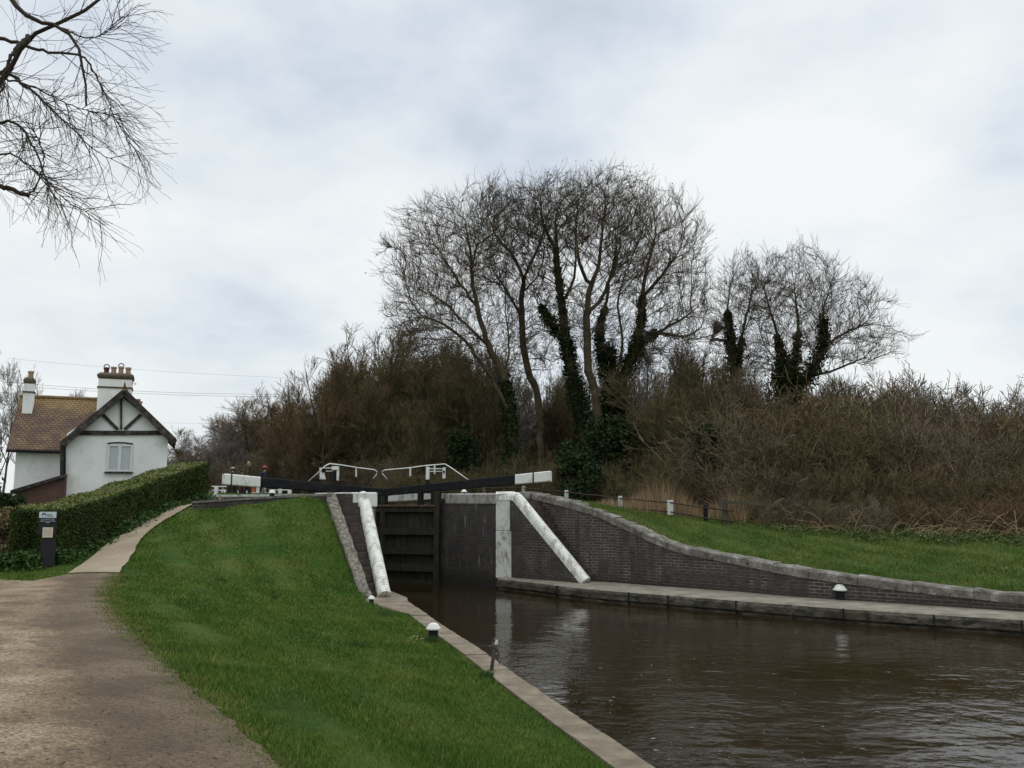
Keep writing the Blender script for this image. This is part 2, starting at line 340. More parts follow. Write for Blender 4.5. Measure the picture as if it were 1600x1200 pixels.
class MB:
    def __init__(s): s.v = []; s.f = []; s.uv = {}
    def add(s, vs, fs):
        o = len(s.v); s.v += [tuple(map(float, p)) for p in vs]; s.f += [tuple(i + o for i in f) for f in fs]; return s
    def box(s, c, size, rz=0.0, tilt=None):
        x, y, z = [q / 2 for q in size]
        pts = [(-x, -y, -z), (x, -y, -z), (x, y, -z), (-x, y, -z), (-x, -y, z), (x, -y, z), (x, y, z), (-x, y, z)]
        R_ = Matrix.Rotation(rz, 3, 'Z')
        if tilt is not None: R_ = R_ @ tilt
        vs = [tuple(R_ @ Vector(p) + Vector(tuple(map(float, c)))) for p in pts]
        return s.add(vs, [(0, 3, 2, 1), (4, 5, 6, 7), (0, 1, 5, 4), (1, 2, 6, 5), (2, 3, 7, 6), (3, 0, 4, 7)])
    def loft(s, secs, cap=True, closed=True, uv=False):
        n = len(secs[0]); o = len(s.v)
        dist = [0.0]
        for a_, b_ in zip(secs, secs[1:]):
            dist.append(dist[-1] + float(np.linalg.norm(np.mean(b_, 0) - np.mean(a_, 0))))
        for sec in secs: s.v += [tuple(map(float, p)) for p in sec]
        for i in range(len(secs) - 1):
            for j in range(n if closed else n - 1):
                k = (j + 1) % n
                s.f.append((o + i * n + j, o + i * n + k, o + (i + 1) * n + k, o + (i + 1) * n + j))
                if uv: s.uv[len(s.f) - 1] = [(dist[i], .1 + j * 0.05), (dist[i], .1 + (j + 1) * 0.05), (dist[i + 1], .1 + (j + 1) * 0.05), (dist[i + 1], .1 + j * 0.05)]
        if cap and closed:
            s.f.append(tuple(o + j for j in range(n))[::-1]); s.f.append(tuple(o + (len(secs) - 1) * n + j for j in range(n)))
        return s
    def bar(s, a, b, w, h=None, up=(0, 0, 1)):
        h = h or w; a = Vector(tuple(map(float, a))); b = Vector(tuple(map(float, b))); t = (b - a).normalized(); u = Vector(up)
        if abs(t.dot(u)) > 0.95: u = Vector((0, 1, 0))
        sd = t.cross(u).normalized(); u2 = sd.cross(t)
        sec = lambda c: [np.array(c + sd * x * w / 2 + u2 * y * h / 2) for x, y in ((-1, -1), (1, -1), (1, 1), (-1, 1))]
        return s.loft([sec(a), sec(b)])
    def tube(s, pts, r, n=8, cap=True, uv=False):
        pts = [Vector(tuple(map(float, p))) for p in pts]; secs = []
        rr = r if isinstance(r, (list, tuple)) else [r] * len(pts)
        for i, p in enumerate(pts):
            t = (pts[min(i + 1, len(pts) - 1)] - pts[max(i - 1, 0)]).normalized()
            u = Vector((0, 0, 1)) if abs(t.z) < 0.9 else Vector((0, 1, 0))
            a = t.cross(u).normalized(); b = a.cross(t)
            secs.append([np.array(p + a * math.cos(q * 2 * PI / n) * rr[i] + b * math.sin(q * 2 * PI / n) * rr[i]) for q in range(n)])
        return s.loft(secs, cap, uv=uv)
    def lathe(s, c, prof, n=20):
        c = np.array(c, float)
        secs = [[c + (r * math.cos(2 * PI * j / n), r * math.sin(2 * PI * j / n), z) for j in range(n)] for r, z in prof]
        return s.loft(secs)
    def build(s, name, mat, parent=None, smooth=False, bevel=0.0, fix=True):
        me = bpy.data.meshes.new(name); me.from_pydata(s.v, [], s.f); me.update()
        l = me.uv_layers.new(name='UVMap')
        for p in me.polygons:
            if p.index in s.uv:
                for k, li in enumerate(p.loop_indices): l.data[li].uv = s.uv[p.index][k]
                continue
            nrm = p.normal
            if abs(nrm.z) > 0.92: U = Vector((1, 0, 0)); V = Vector((0, 1, 0))
            else:
                U = Vector((0, 0, 1)).cross(nrm).normalized(); V = nrm.cross(U).normalized()
            for li in p.loop_indices:
                co = me.vertices[me.loops[li].vertex_index].co
                l.data[li].uv = (co.dot(U), co.dot(V) if abs(nrm.z) > .3 else co.z)
        if fix:
            import bmesh
            bm = bmesh.new(); bm.from_mesh(me); bmesh.ops.recalc_face_normals(bm, faces=bm.faces); bm.to_mesh(me); bm.free()
        if smooth:
            me.polygons.foreach_set('use_smooth', np.ones(len(me.polygons), bool))
        o = link(name, me, mat, parent)
        if bevel > 0:
            md = o.modifiers.new('bevel', 'BEVEL'); md.width = bevel; md.segments = 2; md.limit_method = 'ANGLE'
        return o

def unit(v): v = np.asarray(v, float); return v / (np.linalg.norm(v) + 1e-9)
def offset_poly(pts, off):
    """offset a plan polyline; positive = to the left of travel"""
    pts = [np.asarray(p[:2], float) for p in pts]; out = []
    for i, p in enumerate(pts):
        t = unit(pts[min(i + 1, len(pts) - 1)] - pts[max(i - 1, 0)])
        out.append(p + off * np.array([-t[1], t[0]]))
    return out
def densify(pts, step):
    out = [np.asarray(pts[0], float)]
    for a, b in zip(pts, pts[1:]):
        a = np.asarray(a, float); b = np.asarray(b, float); n = max(1, int(np.linalg.norm((b - a)[:2]) / step))
        for i in range(1, n + 1): out.append(a + (b - a) * i / n)
    return out
def smooth_poly(pts, it=2):
    pts = [np.asarray(p, float) for p in pts]
    for _ in range(it):
        q = [pts[0]]
        for a, b in zip(pts, pts[1:]): q += [a * .75 + b * .25, a * .25 + b * .75]
        q.append(pts[-1]); pts = q
    return pts
def wall_loft(mb, front, back, ztop, zbot, jit=0.0):
    secs = []
    for i, (f, b) in enumerate(zip(front, back)):
        zt = ztop[i] if hasattr(ztop, '__len__') else ztop; zb = zbot[i] if hasattr(zbot, '__len__') else zbot
        j1, j2 = (random.uniform(-jit, jit), random.uniform(-jit, jit)) if jit else (0, 0)
        secs.append([(f[0], f[1], zb), (f[0], f[1], zt + j1), (b[0], b[1], zt + j2), (b[0], b[1], zb)])
    return mb.loft(secs)

# ------------------------------------------------------------------ plan of the place
WATER_Z = -0.30
TOP = 2.34
# towpath coping: water edge and grass edge
cop_w = [G(*p) for p in ((1085, 1240), (1030, 1200), (880, 1101), (800, 1046), (760, 1018), (700, 980), (650, 946), (632, 933), (612, 925), (604, 922))]
cop_g = [G(*p) for p in ((1035, 1240), (978, 1200), (835, 1104), (770, 1054), (733, 1026), (678, 985), (640, 957), (625, 946), (612, 942), (600, 941))]
d0 = unit(cop_w[0] - cop_w[2])
cop_w = [cop_w[0] + d0 * 30, cop_w[0] + d0 * 10] + cop_w
cop_g = [cop_g[0] + d0 * 30, cop_g[0] + d0 * 10] + cop_g
# right-hand quay ledge: front edge and the foot of the wall behind
led_f = [G(*p) for p in ((776, 903), (797, 905), (850, 911), (888, 916), (930, 920), (980, 924), (1100, 933), (1240, 944), (1400, 955), (1600, 967), (1700, 975))]
e0 = unit(led_f[-1] - led_f[-3]); led_f += [led_f[-1] + e0 * 6, led_f[-1] + e0 * 40]
wing_px = [(936, 907, 797), (980, 910, 816), (1020, 914, 836), (1060, 917, 851), (1100, 920, 859), (1160, 925, 870), (1242, 933, 887), (1405, 943, 908), (1600, 956, 928), (1700, 963, 936)]
wing_b = [G(a, b) for a, b, c in wing_px]
wing_t = [zat(c0[0], c0[2], w[1]) for c0, w in zip(wing_px, wing_b)]
wing_b += [wing_b[-1] + e0 * 6, wing_b[-1] + e0 * 40]; wing_t += [0.22, 0.2]
pre = [(826, 768, 25.9), (850, 773, 25.3), (880, 780, 24.7), (910, 788, 24.0)]
wing_b = [P(a, b, c) for a, b, c in pre] + wing_b; wing_t = [zat(a, b, c) for a, b, c in pre] + wing_t
PR = G(776, 902)          # right pillar corner (water side)
PR2 = G(797, 902)         # right end of the white quoin
PL = P(588, 772, 22.2)    # left pillar corner
HR = P(689, 800, 26.75)   # right gate heel
MIT = P(598, 768, 27.2)   # mitre
HL = P(508, 768, 26.3)    # left gate heel
AX = unit((HR - PR) * (1, 1, 0)); print('axis', AX, 'PR', PR, 'PL', PL, 'HR', HR, 'HL', HL)
footL = G(601, 933); footR = G(906, 911)
topL = P(567, 772, 22.25); topR = P(806, 772, 24.15)
strB = G(574, 936); strT = P(517, 773, 22.2)
lw = [P(516, 771, 22.05), P(440, 774, 22.6), P(380, 778, 23.1), P(300, 783, 23.8)]      # low wall, top line

# ------------------------------------------------------------------ terrain
def tps_fit(pts):
    p = np.array(pts, float); X = p[:, :2] / 10; n = len(p)
    d = np.linalg.norm(X[:, None] - X[None], axis=2); K = np.where(d > 0, d * d * np.log(d + 1e-12), 0) + np.eye(n) * 0.002
    Q = np.c_[np.ones(n), X]; A = np.block([[K, Q], [Q.T, np.zeros((3, 3))]])
    w = np.linalg.solve(A, np.r_[p[:, 2], 0, 0, 0])
    def f(x, y):
        x = np.atleast_1d(np.asarray(x, float)); y = np.atleast_1d(np.asarray(y, float)); out = np.empty(x.shape)
        xf = x.ravel() / 10; yf = y.ravel() / 10; res = np.empty(len(xf))
        for i in range(0, len(xf), 20000):
            a = np.c_[xf[i:i + 20000], yf[i:i + 20000]]
            dd = np.linalg.norm(a[:, None] - X[None], axis=2)
            res[i:i + 20000] = np.where(dd > 0, dd * dd * np.log(dd + 1e-12), 0) @ w[:n] + w[n] + a @ w[n + 1:]
        return res.reshape(x.shape)
    return f
def PD(px, py, d): p = P(px, py, d); return (p[0], p[1], p[2])
Lp = [(0, 0, .6), (-5, 0, .6), (-5, -6, .6), (0, -6, .6), (-14, 0, .6), (-14, 8, .6), (-12, 14, .62), (-16, 18, .62)]
for a in ((430, 1200, .60), (300, 1080, .60), (200, 985, .63), (165, 930, .68)): Lp.append(tuple(G(*a)))
Lp += [PD(187, 897, 17.0), PD(105, 898, 17.0), PD(215, 850, 20), PD(160, 858, 20), PD(255, 815, 22.5), PD(215, 822, 22.5), PD(300, 791, 24.2), PD(280, 793, 24.5),
       PD(0, 915, 16.2), PD(95, 884, 18.6), PD(30, 884, 19)]
Lp += [(q[0] - .05, q[1], -0.025) for q in cop_g[1:-3]] + [(cop_g[-1][0] - .1, cop_g[-1][1] - .05, 0.04)]
for t in np.linspace(0.05, 1, 6):
    q = strB + (strT - strB) * t; Lp.append((q[0] - .15, q[1] - .05, 0.02 + (TOP - .22) * t))
Lp += [PD(500, 781, 21.9), PD(440, 784, 22.4), PD(400, 788, 22.8), PD(300, 800, 23.5)]
Lp += [(q[0], q[1] + 1.2, z) for q, z in zip(lw, (2.22, 2.16, 2.1, 2.03))]
Lp += [(-9, 27, 2.1), (-8, 30, 2.2), (-11, 36, 2.2), (-14, 45, 2.2), (-12, 29, 2.0), (-14, 26, 1.3), (-18, 34, 1.0), (-22, 40, .9), (-30, 30, .8), (-60, 0, .6), (-60, 60, .9), (-22, 60, 1.9), (0, -30, .4), (-40, -30, .5)]
ZL = tps_fit(Lp)
Rp = [(w[0] + .2, w[1] + .4, t - .06) for w, t in zip(wing_b[1:-1], wing_t[1:-1])]
Rp += [PD(1047, 810, 27), PD(970, 799, 28.9), PD(1102, 815, 25.8), PD(1150, 820, 26.5), PD(1300, 838, 25), PD(1450, 846, 23.5), PD(1600, 853, 22), PD(1700, 858, 21.3)]
Rp += [(1.9, 31.4, 2.0), (.5, 33.6, 2.12), (-1.1, 36, 2.15), (-.5, 27, 2.2), (-5, 40, 2.2), (15, 30, 1.35), (8, 33, 1.6), (30, 22, 1.0), (45, 0, .5), (60, 60, 1.6), (0, 60, 2.1), (60, 20, 1.1), (20, 45, 1.7)]
ZR = tps_fit(Rp)
def in_poly(x, y, poly):
    x = np.asarray(x); y = np.asarray(y); c = np.zeros(x.shape, bool); n = len(poly)
    for i in range(n):
        x1, y1 = poly[i][:2]; x2, y2 = poly[(i + 1) % n][:2]
        cond = ((y1 > y) != (y2 > y)); xi = (x2 - x1) * (y - y1) / (y2 - y1 + 1e-12) + x1
        c ^= cond & (x < xi)
    return c
cw_in = offset_poly(cop_w, 0.17)
HLd = HL[:2] + np.array([-.25, 0]); farL = HLd + AX[:2] * 20; farR = HR[:2] + np.array([.3, 0]) + AX[:2] * 20
led_in = offset_poly(led_f, 0.45)
Wpoly = [tuple(p[:2]) for p in cw_in] + [(footL[0] - .15, footL[1] + .3), (PL[0] - .35, PL[1]), tuple(HLd), tuple(farL), tuple(farR), (HR[0] + .75, HR[1] + .1), (PR[0] + .25, PR[1])] + [tuple(p) for p in led_in[2:]] + [(45, -60)]
# where the wall behind the ledge retains the bank
Bpoly = [tuple(PR[:2] + (.25, .3)), tuple(wing_b[0][:2] + (.15, .1))] + [(w[0] + .12, w[1] + .14) for w in wing_b] + [tuple(led_f[-1][:2])] + [tuple(p[:2]) for p in led_f[::-1]]
def clampfar(x, y, z):
    r = np.hypot(x, y - 15); w_ = np.clip((r - 55) / 25, 0, 1); return z * (1 - w_) + 1.2 * w_
def ground_z(x, y, carve=False):
    x = np.asarray(x, float); y = np.asarray(y, float)
    rel = (x - MIT[0]) * (-AX[1]) + (y - MIT[1]) * AX[0]      # >0 on the left
    mid = (x - 2.5) * -0.8 - (y - 14) * 0.55
    left = np.where(y > 22.5, rel > 0, (x < (1.2 + (7.1 - y) * 0.299 + 0.8)) )
    z = np.where(left, clampfar(x, y, ZL(x, y)), clampfar(x, y, ZR(x, y)))
    if carve:
        z = np.where(in_poly(x, y, Bpoly), -0.35, z)
        z = np.where(in_poly(x, y, Wpoly), -1.4, z)
        st = [tuple(strB[:2] + (-.05, 0)), tuple(strT[:2] + (-.05, 0)), tuple(PL[:2] + (-.3, .3)), tuple(PL[:2] + (.1, 0)), tuple(footL[:2] + (.1, -.1))]
        z = np.where(in_poly(x, y, st), -0.5, z)
        z = np.where(in_poly(x, y, [tuple(G(*p)[:2]) for p in ((566, 945), (642, 962), (650, 950), (604, 918), (572, 930))]), -0.3, z)
    return z
def gz(x, y): return float(ground_z(np.array([x]), np.array([y]))[0])
def axis_coords(a, b, step, far, g=1.22):
    mid = list(np.arange(a, b + 1e-6, step)); lo = []; s_ = step; v_ = a
    while v_ > -far: s_ *= g; v_ -= s_; lo.append(v_)
    hi = []; s_ = step; v_ = b
    while v_ < far: s_ *= g; v_ += s_; hi.append(v_)
    return np.array(lo[::-1] + mid + hi)
xs = axis_coords(-12, 16, 0.14, 900); ys = axis_coords(3, 30, 0.14, 900)
X, Y = np.meshgrid(xs, ys); Z = ground_z(X, Y, True)
hum = 0.55 * 0.02 * np.sin(X * 2.1 + 1.3 * np.sin(Y * 1.7)) * np.cos(Y * 1.9 + np.sin(X)) + 0.012 * np.sin(X * 5.3 + Y * 3.1)
Z = np.where(Z > 0.1, Z + hum * np.clip(Z * 2, 0, 1), Z)
def path_edges():
    def onL(px, py, z0=.6):
        z = z0
        for _ in range(30):
            q = G(px, py, min(z, 2.12)); z = .6 * z + .4 * float(ground_z(q[0], q[1]))
        return q
    R_ = [(2.6, -8), (1.2, -2), (-.2, 2.5)] + [onL(*p)[:2] for p in ((480, 1240), (430, 1200), (365, 1135), (300, 1080), (245, 1025), (200, 985), (176, 955), (167, 930), (174, 912), (187, 897))]
    L_ = [(-16, -8), (-16, -2), (-15, 2.5), (-14, 6), (-13.5, 9), (-13, 12), (-12.5, 14)] + [onL(*p)[:2] for p in ((-30, 900), (12, 914), (50, 910), (105, 899))]
    return L_, R_, onL
gr_L, gr_R, onL = path_edges()
pv_R = [P(187, 897, 17.0)[:2], P(200, 872, 18.4)[:2], P(215, 850, 20)[:2], P(233, 832, 21.3)[:2], P(255, 815, 22.5)[:2], P(278, 800, 23.5)[:2], P(300, 791, 24.3)[:2], (-9.0, 26.5), (-10, 32)]
pv_L = [P(105, 899, 17.0)[:2], P(133, 876, 18.6)[:2], P(160, 857, 20)[:2], P(188, 838, 21.3)[:2], P(215, 822, 22.5)[:2], P(250, 805, 23.6)[:2], P(285, 791, 24.8)[:2], (-10.0, 27.2), (-11.3, 32)]
inp = in_poly(X, Y, [tuple(p) for p in smooth_poly(gr_L)] + [tuple(p) for p in smooth_poly(gr_R)[::-1]]) | in_poly(X, Y, [tuple(p) for p in smooth_poly(pv_L)] + [tuple(p) for p in smooth_poly(pv_R)[::-1]])
Z = np.where(inp, ground_z(X, Y, True) - .05, Z)
nx, ny = len(xs), len(ys); ii = np.arange(nx * ny).reshape(ny, nx)
fc = np.stack([ii[:-1, :-1].ravel(), ii[:-1, 1:].ravel(), ii[1:, 1:].ravel(), ii[1:, :-1].ravel()], 1)
g_o = link('ground', mesh_np('ground', np.c_[X.ravel(), Y.ravel(), Z.ravel()], fc, smooth=True), M['turf']); tag(g_o, 'green grassy ground either side of the canal', 'ground', kind='structure')

# water: canal pool plus lock tail
wp = [(p[0], p[1], WATER_Z) for p in [tuple(q) for q in cw_in] + Wpoly[len(cw_in):]]
mb = MB(); mb.add(wp, [tuple(range(len(wp)))]); w_o = mb.build('water', M['water']); tag(w_o, 'brown rippled canal water below the lock', 'water', kind='structure')
if w_o.data.polygons[0].normal.z < 0: w_o.data.flip_normals()

rf_ = np.random.default_rng(66); n = 420
q = np.array([G(a, b, WATER_Z) for a, b in zip(rf_.uniform(900, 1640, n), 985 + 215 * rf_.random(n))]); q = q[in_poly(q[:, 0], q[:, 1], Wpoly)]
a_ = rf_.random(len(q)) * 6.28; s_ = rf_.uniform(.006, .018, len(q)) * np.where(rf_.random(len(q)) < .06, 2.5, 1); dx_ = np.c_[np.cos(a_), np.sin(a_), a_ * 0] * s_[:, None]; dy_ = np.c_[-np.sin(a_), np.cos(a_), a_ * 0] * (s_ * .55)[:, None]; q[:, 2] = WATER_Z + .004
fl_ = link('floating_leaves', mesh_np('floating_leaves', np.stack([q - dx_, q - dy_, q + dx_, q + dy_], 1).reshape(-1, 3), np.arange(len(q) * 4).reshape(-1, 4)), M['stone']); tag(fl_, 'tiny pale leaf scraps and scum floating on the canal', 'leaves', kind='stuff')
# ------------------------------------------------------------------ paths
def strip(name, L, R, n_along, n_across, mat, lift, jl=0.0, jr=0.0):
    def resample(p, n):
        p = np.array([q[:2] for q in p]); s_ = np.r_[0, np.cumsum(np.linalg.norm(np.diff(p, axis=0), axis=1))]
        t = np.linspace(0, s_[-1], n); return np.c_[np.interp(t, s_, p[:, 0]), np.interp(t, s_, p[:, 1])]
    L = resample(L, n_along); R = resample(R, n_along)
    rr = RNG.normal(0, 1, n_along + 8); rr = np.convolve(rr, np.ones(4) / 2, 'same')[4:-4]; r2 = RNG.normal(0, 1, n_along)
    dirv = (R - L) / np.linalg.norm(R - L, axis=1)[:, None]
    R = R + dirv * (rr * jr + r2 * jr * .3)[:, None]; L = L - dirv * (rr[::-1] * jl)[:, None]
    t = np.linspace(0, 1, n_across); V = L[:, None] * (1 - t)[None, :, None] + R[:, None] * t[None, :, None]
    x = V[..., 0].ravel(); y = V[..., 1].ravel(); z = ground_z(x, y) + lift
    dist = (np.linalg.norm(R - L, axis=1)[:, None] * (1 - t)[None]).ravel()
    i = np.arange(n_along * n_across).reshape(n_along, n_across)
    f = np.stack([i[:-1, :-1].ravel(), i[:-1, 1:].ravel(), i[1:, 1:].ravel(), i[1:, :-1].ravel()], 1)
    me = mesh_np(name, np.c_[x, y, z], f, uvs=np.c_[dist, y], smooth=True)
    if me.polygons[0].normal.z < 0: me.flip_normals()
    return link(name, me, mat)
pt = strip('path', smooth_poly(gr_L), smooth_poly(gr_R), 700, 60, M['gravel'], 0.022, 0.02, 0.03)
tag(pt, 'brown gravel towpath in the foreground', 'path', kind='structure')
pv = strip('paved_path', smooth_poly(pv_L), smooth_poly(pv_R), 120, 14, M['paving'], 0.035, 0.008, 0.012)
tag(pv, 'pale tan surfaced path climbing beside the hedge', 'path', kind='structure')

# ------------------------------------------------------------------ towpath coping (segments are slabs of one edge)
e = empty('canal_edge', cop_w[5], 'weathered stone coping edging the towpath side of the water', 'canal edge')
cw_s = smooth_poly([p[:2] for p in cop_w], 2); cg_s = smooth_poly([p[:2] for p in cop_g], 2)
def resamp(p, n):
    p = np.array(p); s_ = np.r_[0, np.cumsum(np.linalg.norm(np.diff(p, axis=0), axis=1))]; t = np.linspace(0, s_[-1], n)
    return np.c_[np.interp(t, s_, p[:, 0]), np.interp(t, s_, p[:, 1])]
cwr = resamp(cw_s, 600); cgr = np.array([cg_s[int(np.argmin([np.hypot(*(np.array(q) - w)) for q in cg_s]))] for w in cwr])
cgr = offset_poly(cwr, 0.36); cgr = np.array(cgr)
L_ = np.r_[0, np.cumsum(np.linalg.norm(np.diff(cwr, axis=0), axis=1))]
mb = MB(); i = 0
while i < 598:
    j = i
    seg = random.uniform(0.9, 1.25)
    while j < 598 and L_[j] - L_[i] < seg: j += 1
    idx = list(range(i, j + 1)); secs = []
    dz = random.uniform(-0.008, 0.008)
    for q_, k in enumerate(idx):
        t = (L_[k] - L_[i]) / max(1e-6, (L_[idx[-1]] - L_[i])); gap = 0.0
        w = cwr[k].copy(); g_ = cgr[k].copy(); tt = unit(cwr[idx[-1]] - cwr[i])
        if q_ == 0: w += tt * .006; g_ += tt * .006
        if q_ == len(idx) - 1: w -= tt * .006; g_ -= tt * .006
        jw = random.uniform(-.006, .006); ed = unit(g_ - w)
        w = w + ed * jw
        secs.append([(w[0], w[1], -.75), (w[0], w[1], -.05 + dz), (w[0] + ed[0] * .035, w[1] + ed[1] * .035, 0.0 + dz), (g_[0], g_[1], 0.004 + dz), (g_[0], g_[1], -.75)])
    if len(secs) > 1: mb.loft(secs)
    i = j
mb.build('coping_stone', M['coping'], e)

# ------------------------------------------------------------------ right-hand quay ledge
e = empty('quay_ledge', led_f[4], 'low concrete ledge with rounded nose along the right water edge', 'ledge')
lf = smooth_poly([p[:2] for p in led_f], 1); lb_ = [np.array(p) for p in offset_poly(lf, 1.45)]
lf = resamp(lf, 260); 
secs = []
for k, w in enumerate(lf):
    t = unit(lf[min(k + 1, 259)] - lf[max(k - 1, 0)]); nrm = np.array([-t[1], t[0]])
    j = random.uniform(-.012, .012)
    q = w + nrm * j
    back = w + nrm * (1.55 if k > 14 else 0.65 + k * .06)
    S = lambda off, z: (q[0] + nrm[0] * off, q[1] + nrm[1] * off, z)
    secs.append([S(.05, -.75), S(.05, -.27), S(0, -.22), S(0, -.09), S(.03, -.03), S(.09, -.002 + j * .3), (back[0], back[1], 0.004), (back[0], back[1], -.75)])
mb = MB(); o_ = len(mb.v)
mb.loft(secs)
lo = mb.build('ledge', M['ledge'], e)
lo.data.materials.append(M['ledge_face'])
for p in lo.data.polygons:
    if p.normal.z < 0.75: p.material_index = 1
# joints in the nose
for px_ in (888, 1000, 1060, 1165, 1330, 1466, 1590):
    q = G(px_, 905 + (px_ - 800) * .078)
    k = int(np.argmin(np.hypot(lf[:, 0] - q[0], lf[:, 1] - q[1]))); w = lf[k]; t = unit(lf[k + 1] - lf[k - 1]); nrm = np.array([-t[1], t[0]])
    mb = MB(); mb.box((w[0] - nrm[0] * .0, w[1] - nrm[1] * .0, -.17), (.02, .05, .3), math.atan2(t[1], t[0])); mb.build('joint', M['black'], e)

# ------------------------------------------------------------------ retaining wall on the right, with stone coping
e = empty('retaining_wall', wing_b[5], 'long dark brick wall curving down along the quay with grey stone coping', 'wall')
wb = [np.array([*p[:2], t]) for p, t in zip(wing_b, wing_t)]
wb = densify(smooth_poly(wb, 2), 0.3)
fr = [p[:2] for p in wb]; bk = [p + np.array([0.05, 0.0]) for p in offset_poly(fr, 0.30)]; zt = [p[2] for p in wb]
mb = MB(); wall_loft(mb, fr, bk, [z - .20 for z in zt], -.6); mb.build('brickwork', M['brick'], e)
fr2 = offset_poly(fr, -.03); bk2 = offset_poly(fr, 0.36)
mb = MB(); i = 0
while i < len(fr) - 1:
    j = min(len(fr) - 1, i + 2); secs = []
    for k in range(i, j + 1):
        jt = random.uniform(-.022, .018); f, b = np.array(fr2[k]), np.array(bk2[k]); tt = unit(np.array(fr2[j]) - np.array(fr2[i]))
        if k == i: f = f + tt * .006; b = b + tt * .006
        if k == j: f = f - tt * .006; b = b - tt * .006
        nn_ = unit(b - f)
        secs.append([(f[0], f[1], zt[k] - .20), (f[0], f[1], zt[k] - .04 + jt), (*(f + nn_ * .05), zt[k] + jt), (b[0], b[1], zt[k] + jt * 1.2), (b[0], b[1], zt[k] - .20)])
    mb.loft(secs); i = j
mb.build('coping_stone', M['wing_stone'], e)
q = wing_b[0]; mb = MB(); mb.box((q[0] - .08, q[1] - .02, TOP - .08), (.30, .34, .24), -.6); mb.build('end_block', M['grey_cop'], e, bevel=.02)

# ------------------------------------------------------------------ rounded white coping helper
def round_coping(pts, r, name, parent, flat=.10):
    secs = []
    pts = [np.array(p, float) for p in pts]
    for i, p in enumerate(pts):
        t = unit(pts[min(i + 1, len(pts) - 1)] - pts[max(i - 1, 0)]); a = unit(np.cross(t, (0, 0, 1))); b = np.cross(a, t)
        sec = [p + a * math.cos(q) * r + b * math.sin(q) * r for q in np.linspace(0, PI, 11)]
        sec = [p + a * r - b * flat] + sec + [p - a * r - b * flat]
        secs.append(sec)
    mb = MB(); mb.loft(secs, uv=True); o = mb.build(name, M['white_ring'], parent)
    o.data.polygons.foreach_set('use_smooth', np.ones(len(o.data.polygons), bool))
    md = o.modifiers.new('es', 'EDGE_SPLIT'); md.split_angle = math.radians(50)
    return o

# ------------------------------------------------------------------ right lock wall: chamber face, quoin, coping
e = empty('lock_wall', PR, 'right lock wall with white painted corner and stained brick face beside the gate', 'lock wall')
R0 = HR + AX * 18
back = np.array([.42, .30])
pts = [PR[:2], HR[:2] - AX[:2] * .0 + (0, 0), R0[:2]]
nrmR = np.array([AX[1], -AX[0]]); nrmR3 = np.array([AX[1], -AX[0], 0])
def chamber(mb, a, b, th, z0, z1, side):
    a = np.array(a[:2]); b = np.array(b[:2]); n_ = side * nrmR
    return wall_loft(mb, [a, b], [a + n_ * th, b + n_ * th], z1, z0)
mb = MB(); chamber(mb, PR, HR + AX * .12, .9, -1.2, TOP - .30, 1); mb.build('chamber_face', M['brick_wet'], e)
mb = MB(); a_ = HR + nrmR3 * .30; chamber(mb, a_, R0 + nrmR3 * .30, .5, -1.2, TOP - .30, 1); mb.build('inner_face', M['brick'], e)
mb = MB()
A0 = PR - nrmR3 * .02; B0 = HR - AX * .25 - nrmR3 * .02
secs = [[(p[0], p[1], TOP - .30), (p[0], p[1], TOP - .05), (*(p[:2] + nrmR * .05), TOP), (*(p[:2] + nrmR * .62), TOP), (*(p[:2] + nrmR * .62), TOP - .30)] for p in [A0 + (B0 - A0) * t for t in np.linspace(0, 1, 5)]]
mb.loft(secs); mb.build('coping_stone', M['grey_cop'], e)
mb = MB(); a_ = HR + nrmR3 * .30; mb2 = chamber(mb, a_, R0 + nrmR3 * .3, .6, TOP - .30, TOP, 1); mb.build('inner_coping', M['white_dirty'], e)
# quoin: painted white strip on the corner facing the camera
tq = unit((PR2 - PR)[:2]); nq = np.array([-tq[1], tq[0]])
mb = MB()
def fbox(mb, a, b, z0, z1, th, out=.03):
    a = np.array(a[:2]) - nq * out; b = np.array(b[:2]) - nq * out
    wall_loft(mb, [a, b], [a + nq * th, b + nq * th], z1, z0)
A1 = PR[:2] - tq * .025; B1 = PR2[:2]
fbox(mb, A1, B1, 1.28, TOP - .02, .4); fbox(mb, A1, B1 + tq * .07, -.02, 1.276, .4)
mb.build('white_quoin', M['white_dirty'], e, bevel=.02)
# top rounded coping along the edge, on to the parapet
# parapet wall (brick) + sloping rounded coping
pa = PR2[:2]; pf = footR[:2] + unit(footR[:2] - topR[:2]) * .05
e2 = empty('lock_stairs', footR, 'right brick steps behind a sloping white rounded parapet', 'steps', 'lock steps with white parapets')
dirR = unit(pf - pa); nR = np.array([-dirR[1], dirR[0]])
mb = MB()
Lr = np.linalg.norm(pf - pa)
t0 = 0.06
secs = []
for t in (0, t0, 1):
    c = pa + (pf - pa) * t; z = TOP - .16 if t <= t0 else max(0.02, 0.05)
    secs.append([(c[0], c[1], -.3), (c[0], c[1], z), (*(c + nR * .26), z), (*(c + nR * .26), -.3)])
mb.loft(secs); mb.build('parapet_wall', M['brick'], e2)
c0 = A1 + nq * .14; cpts = [(c0[0], c0[1], TOP - .10)]
q1 = pa + (pf - pa) * (t0 + .0) + nR * .13
cpts = [(*(PR[:2] - tq * .02 + nq * .12), TOP - .11), (*(pa + nR * .12), TOP - .10)]
for t in np.linspace(0.03, .12, 4): 
    c = pa + (pf - pa) * t + nR * .13; base = TOP - .11 - max(0, (t - t0)) / (1 - t0) * (TOP - .11)
    cpts.append((*c, base - .015 * (t < .08)))
c = pa + (pf - pa) * 1.02 + nR * .13; cpts.append((*c, .03))
cpts = [np.array(p) for p in cpts]
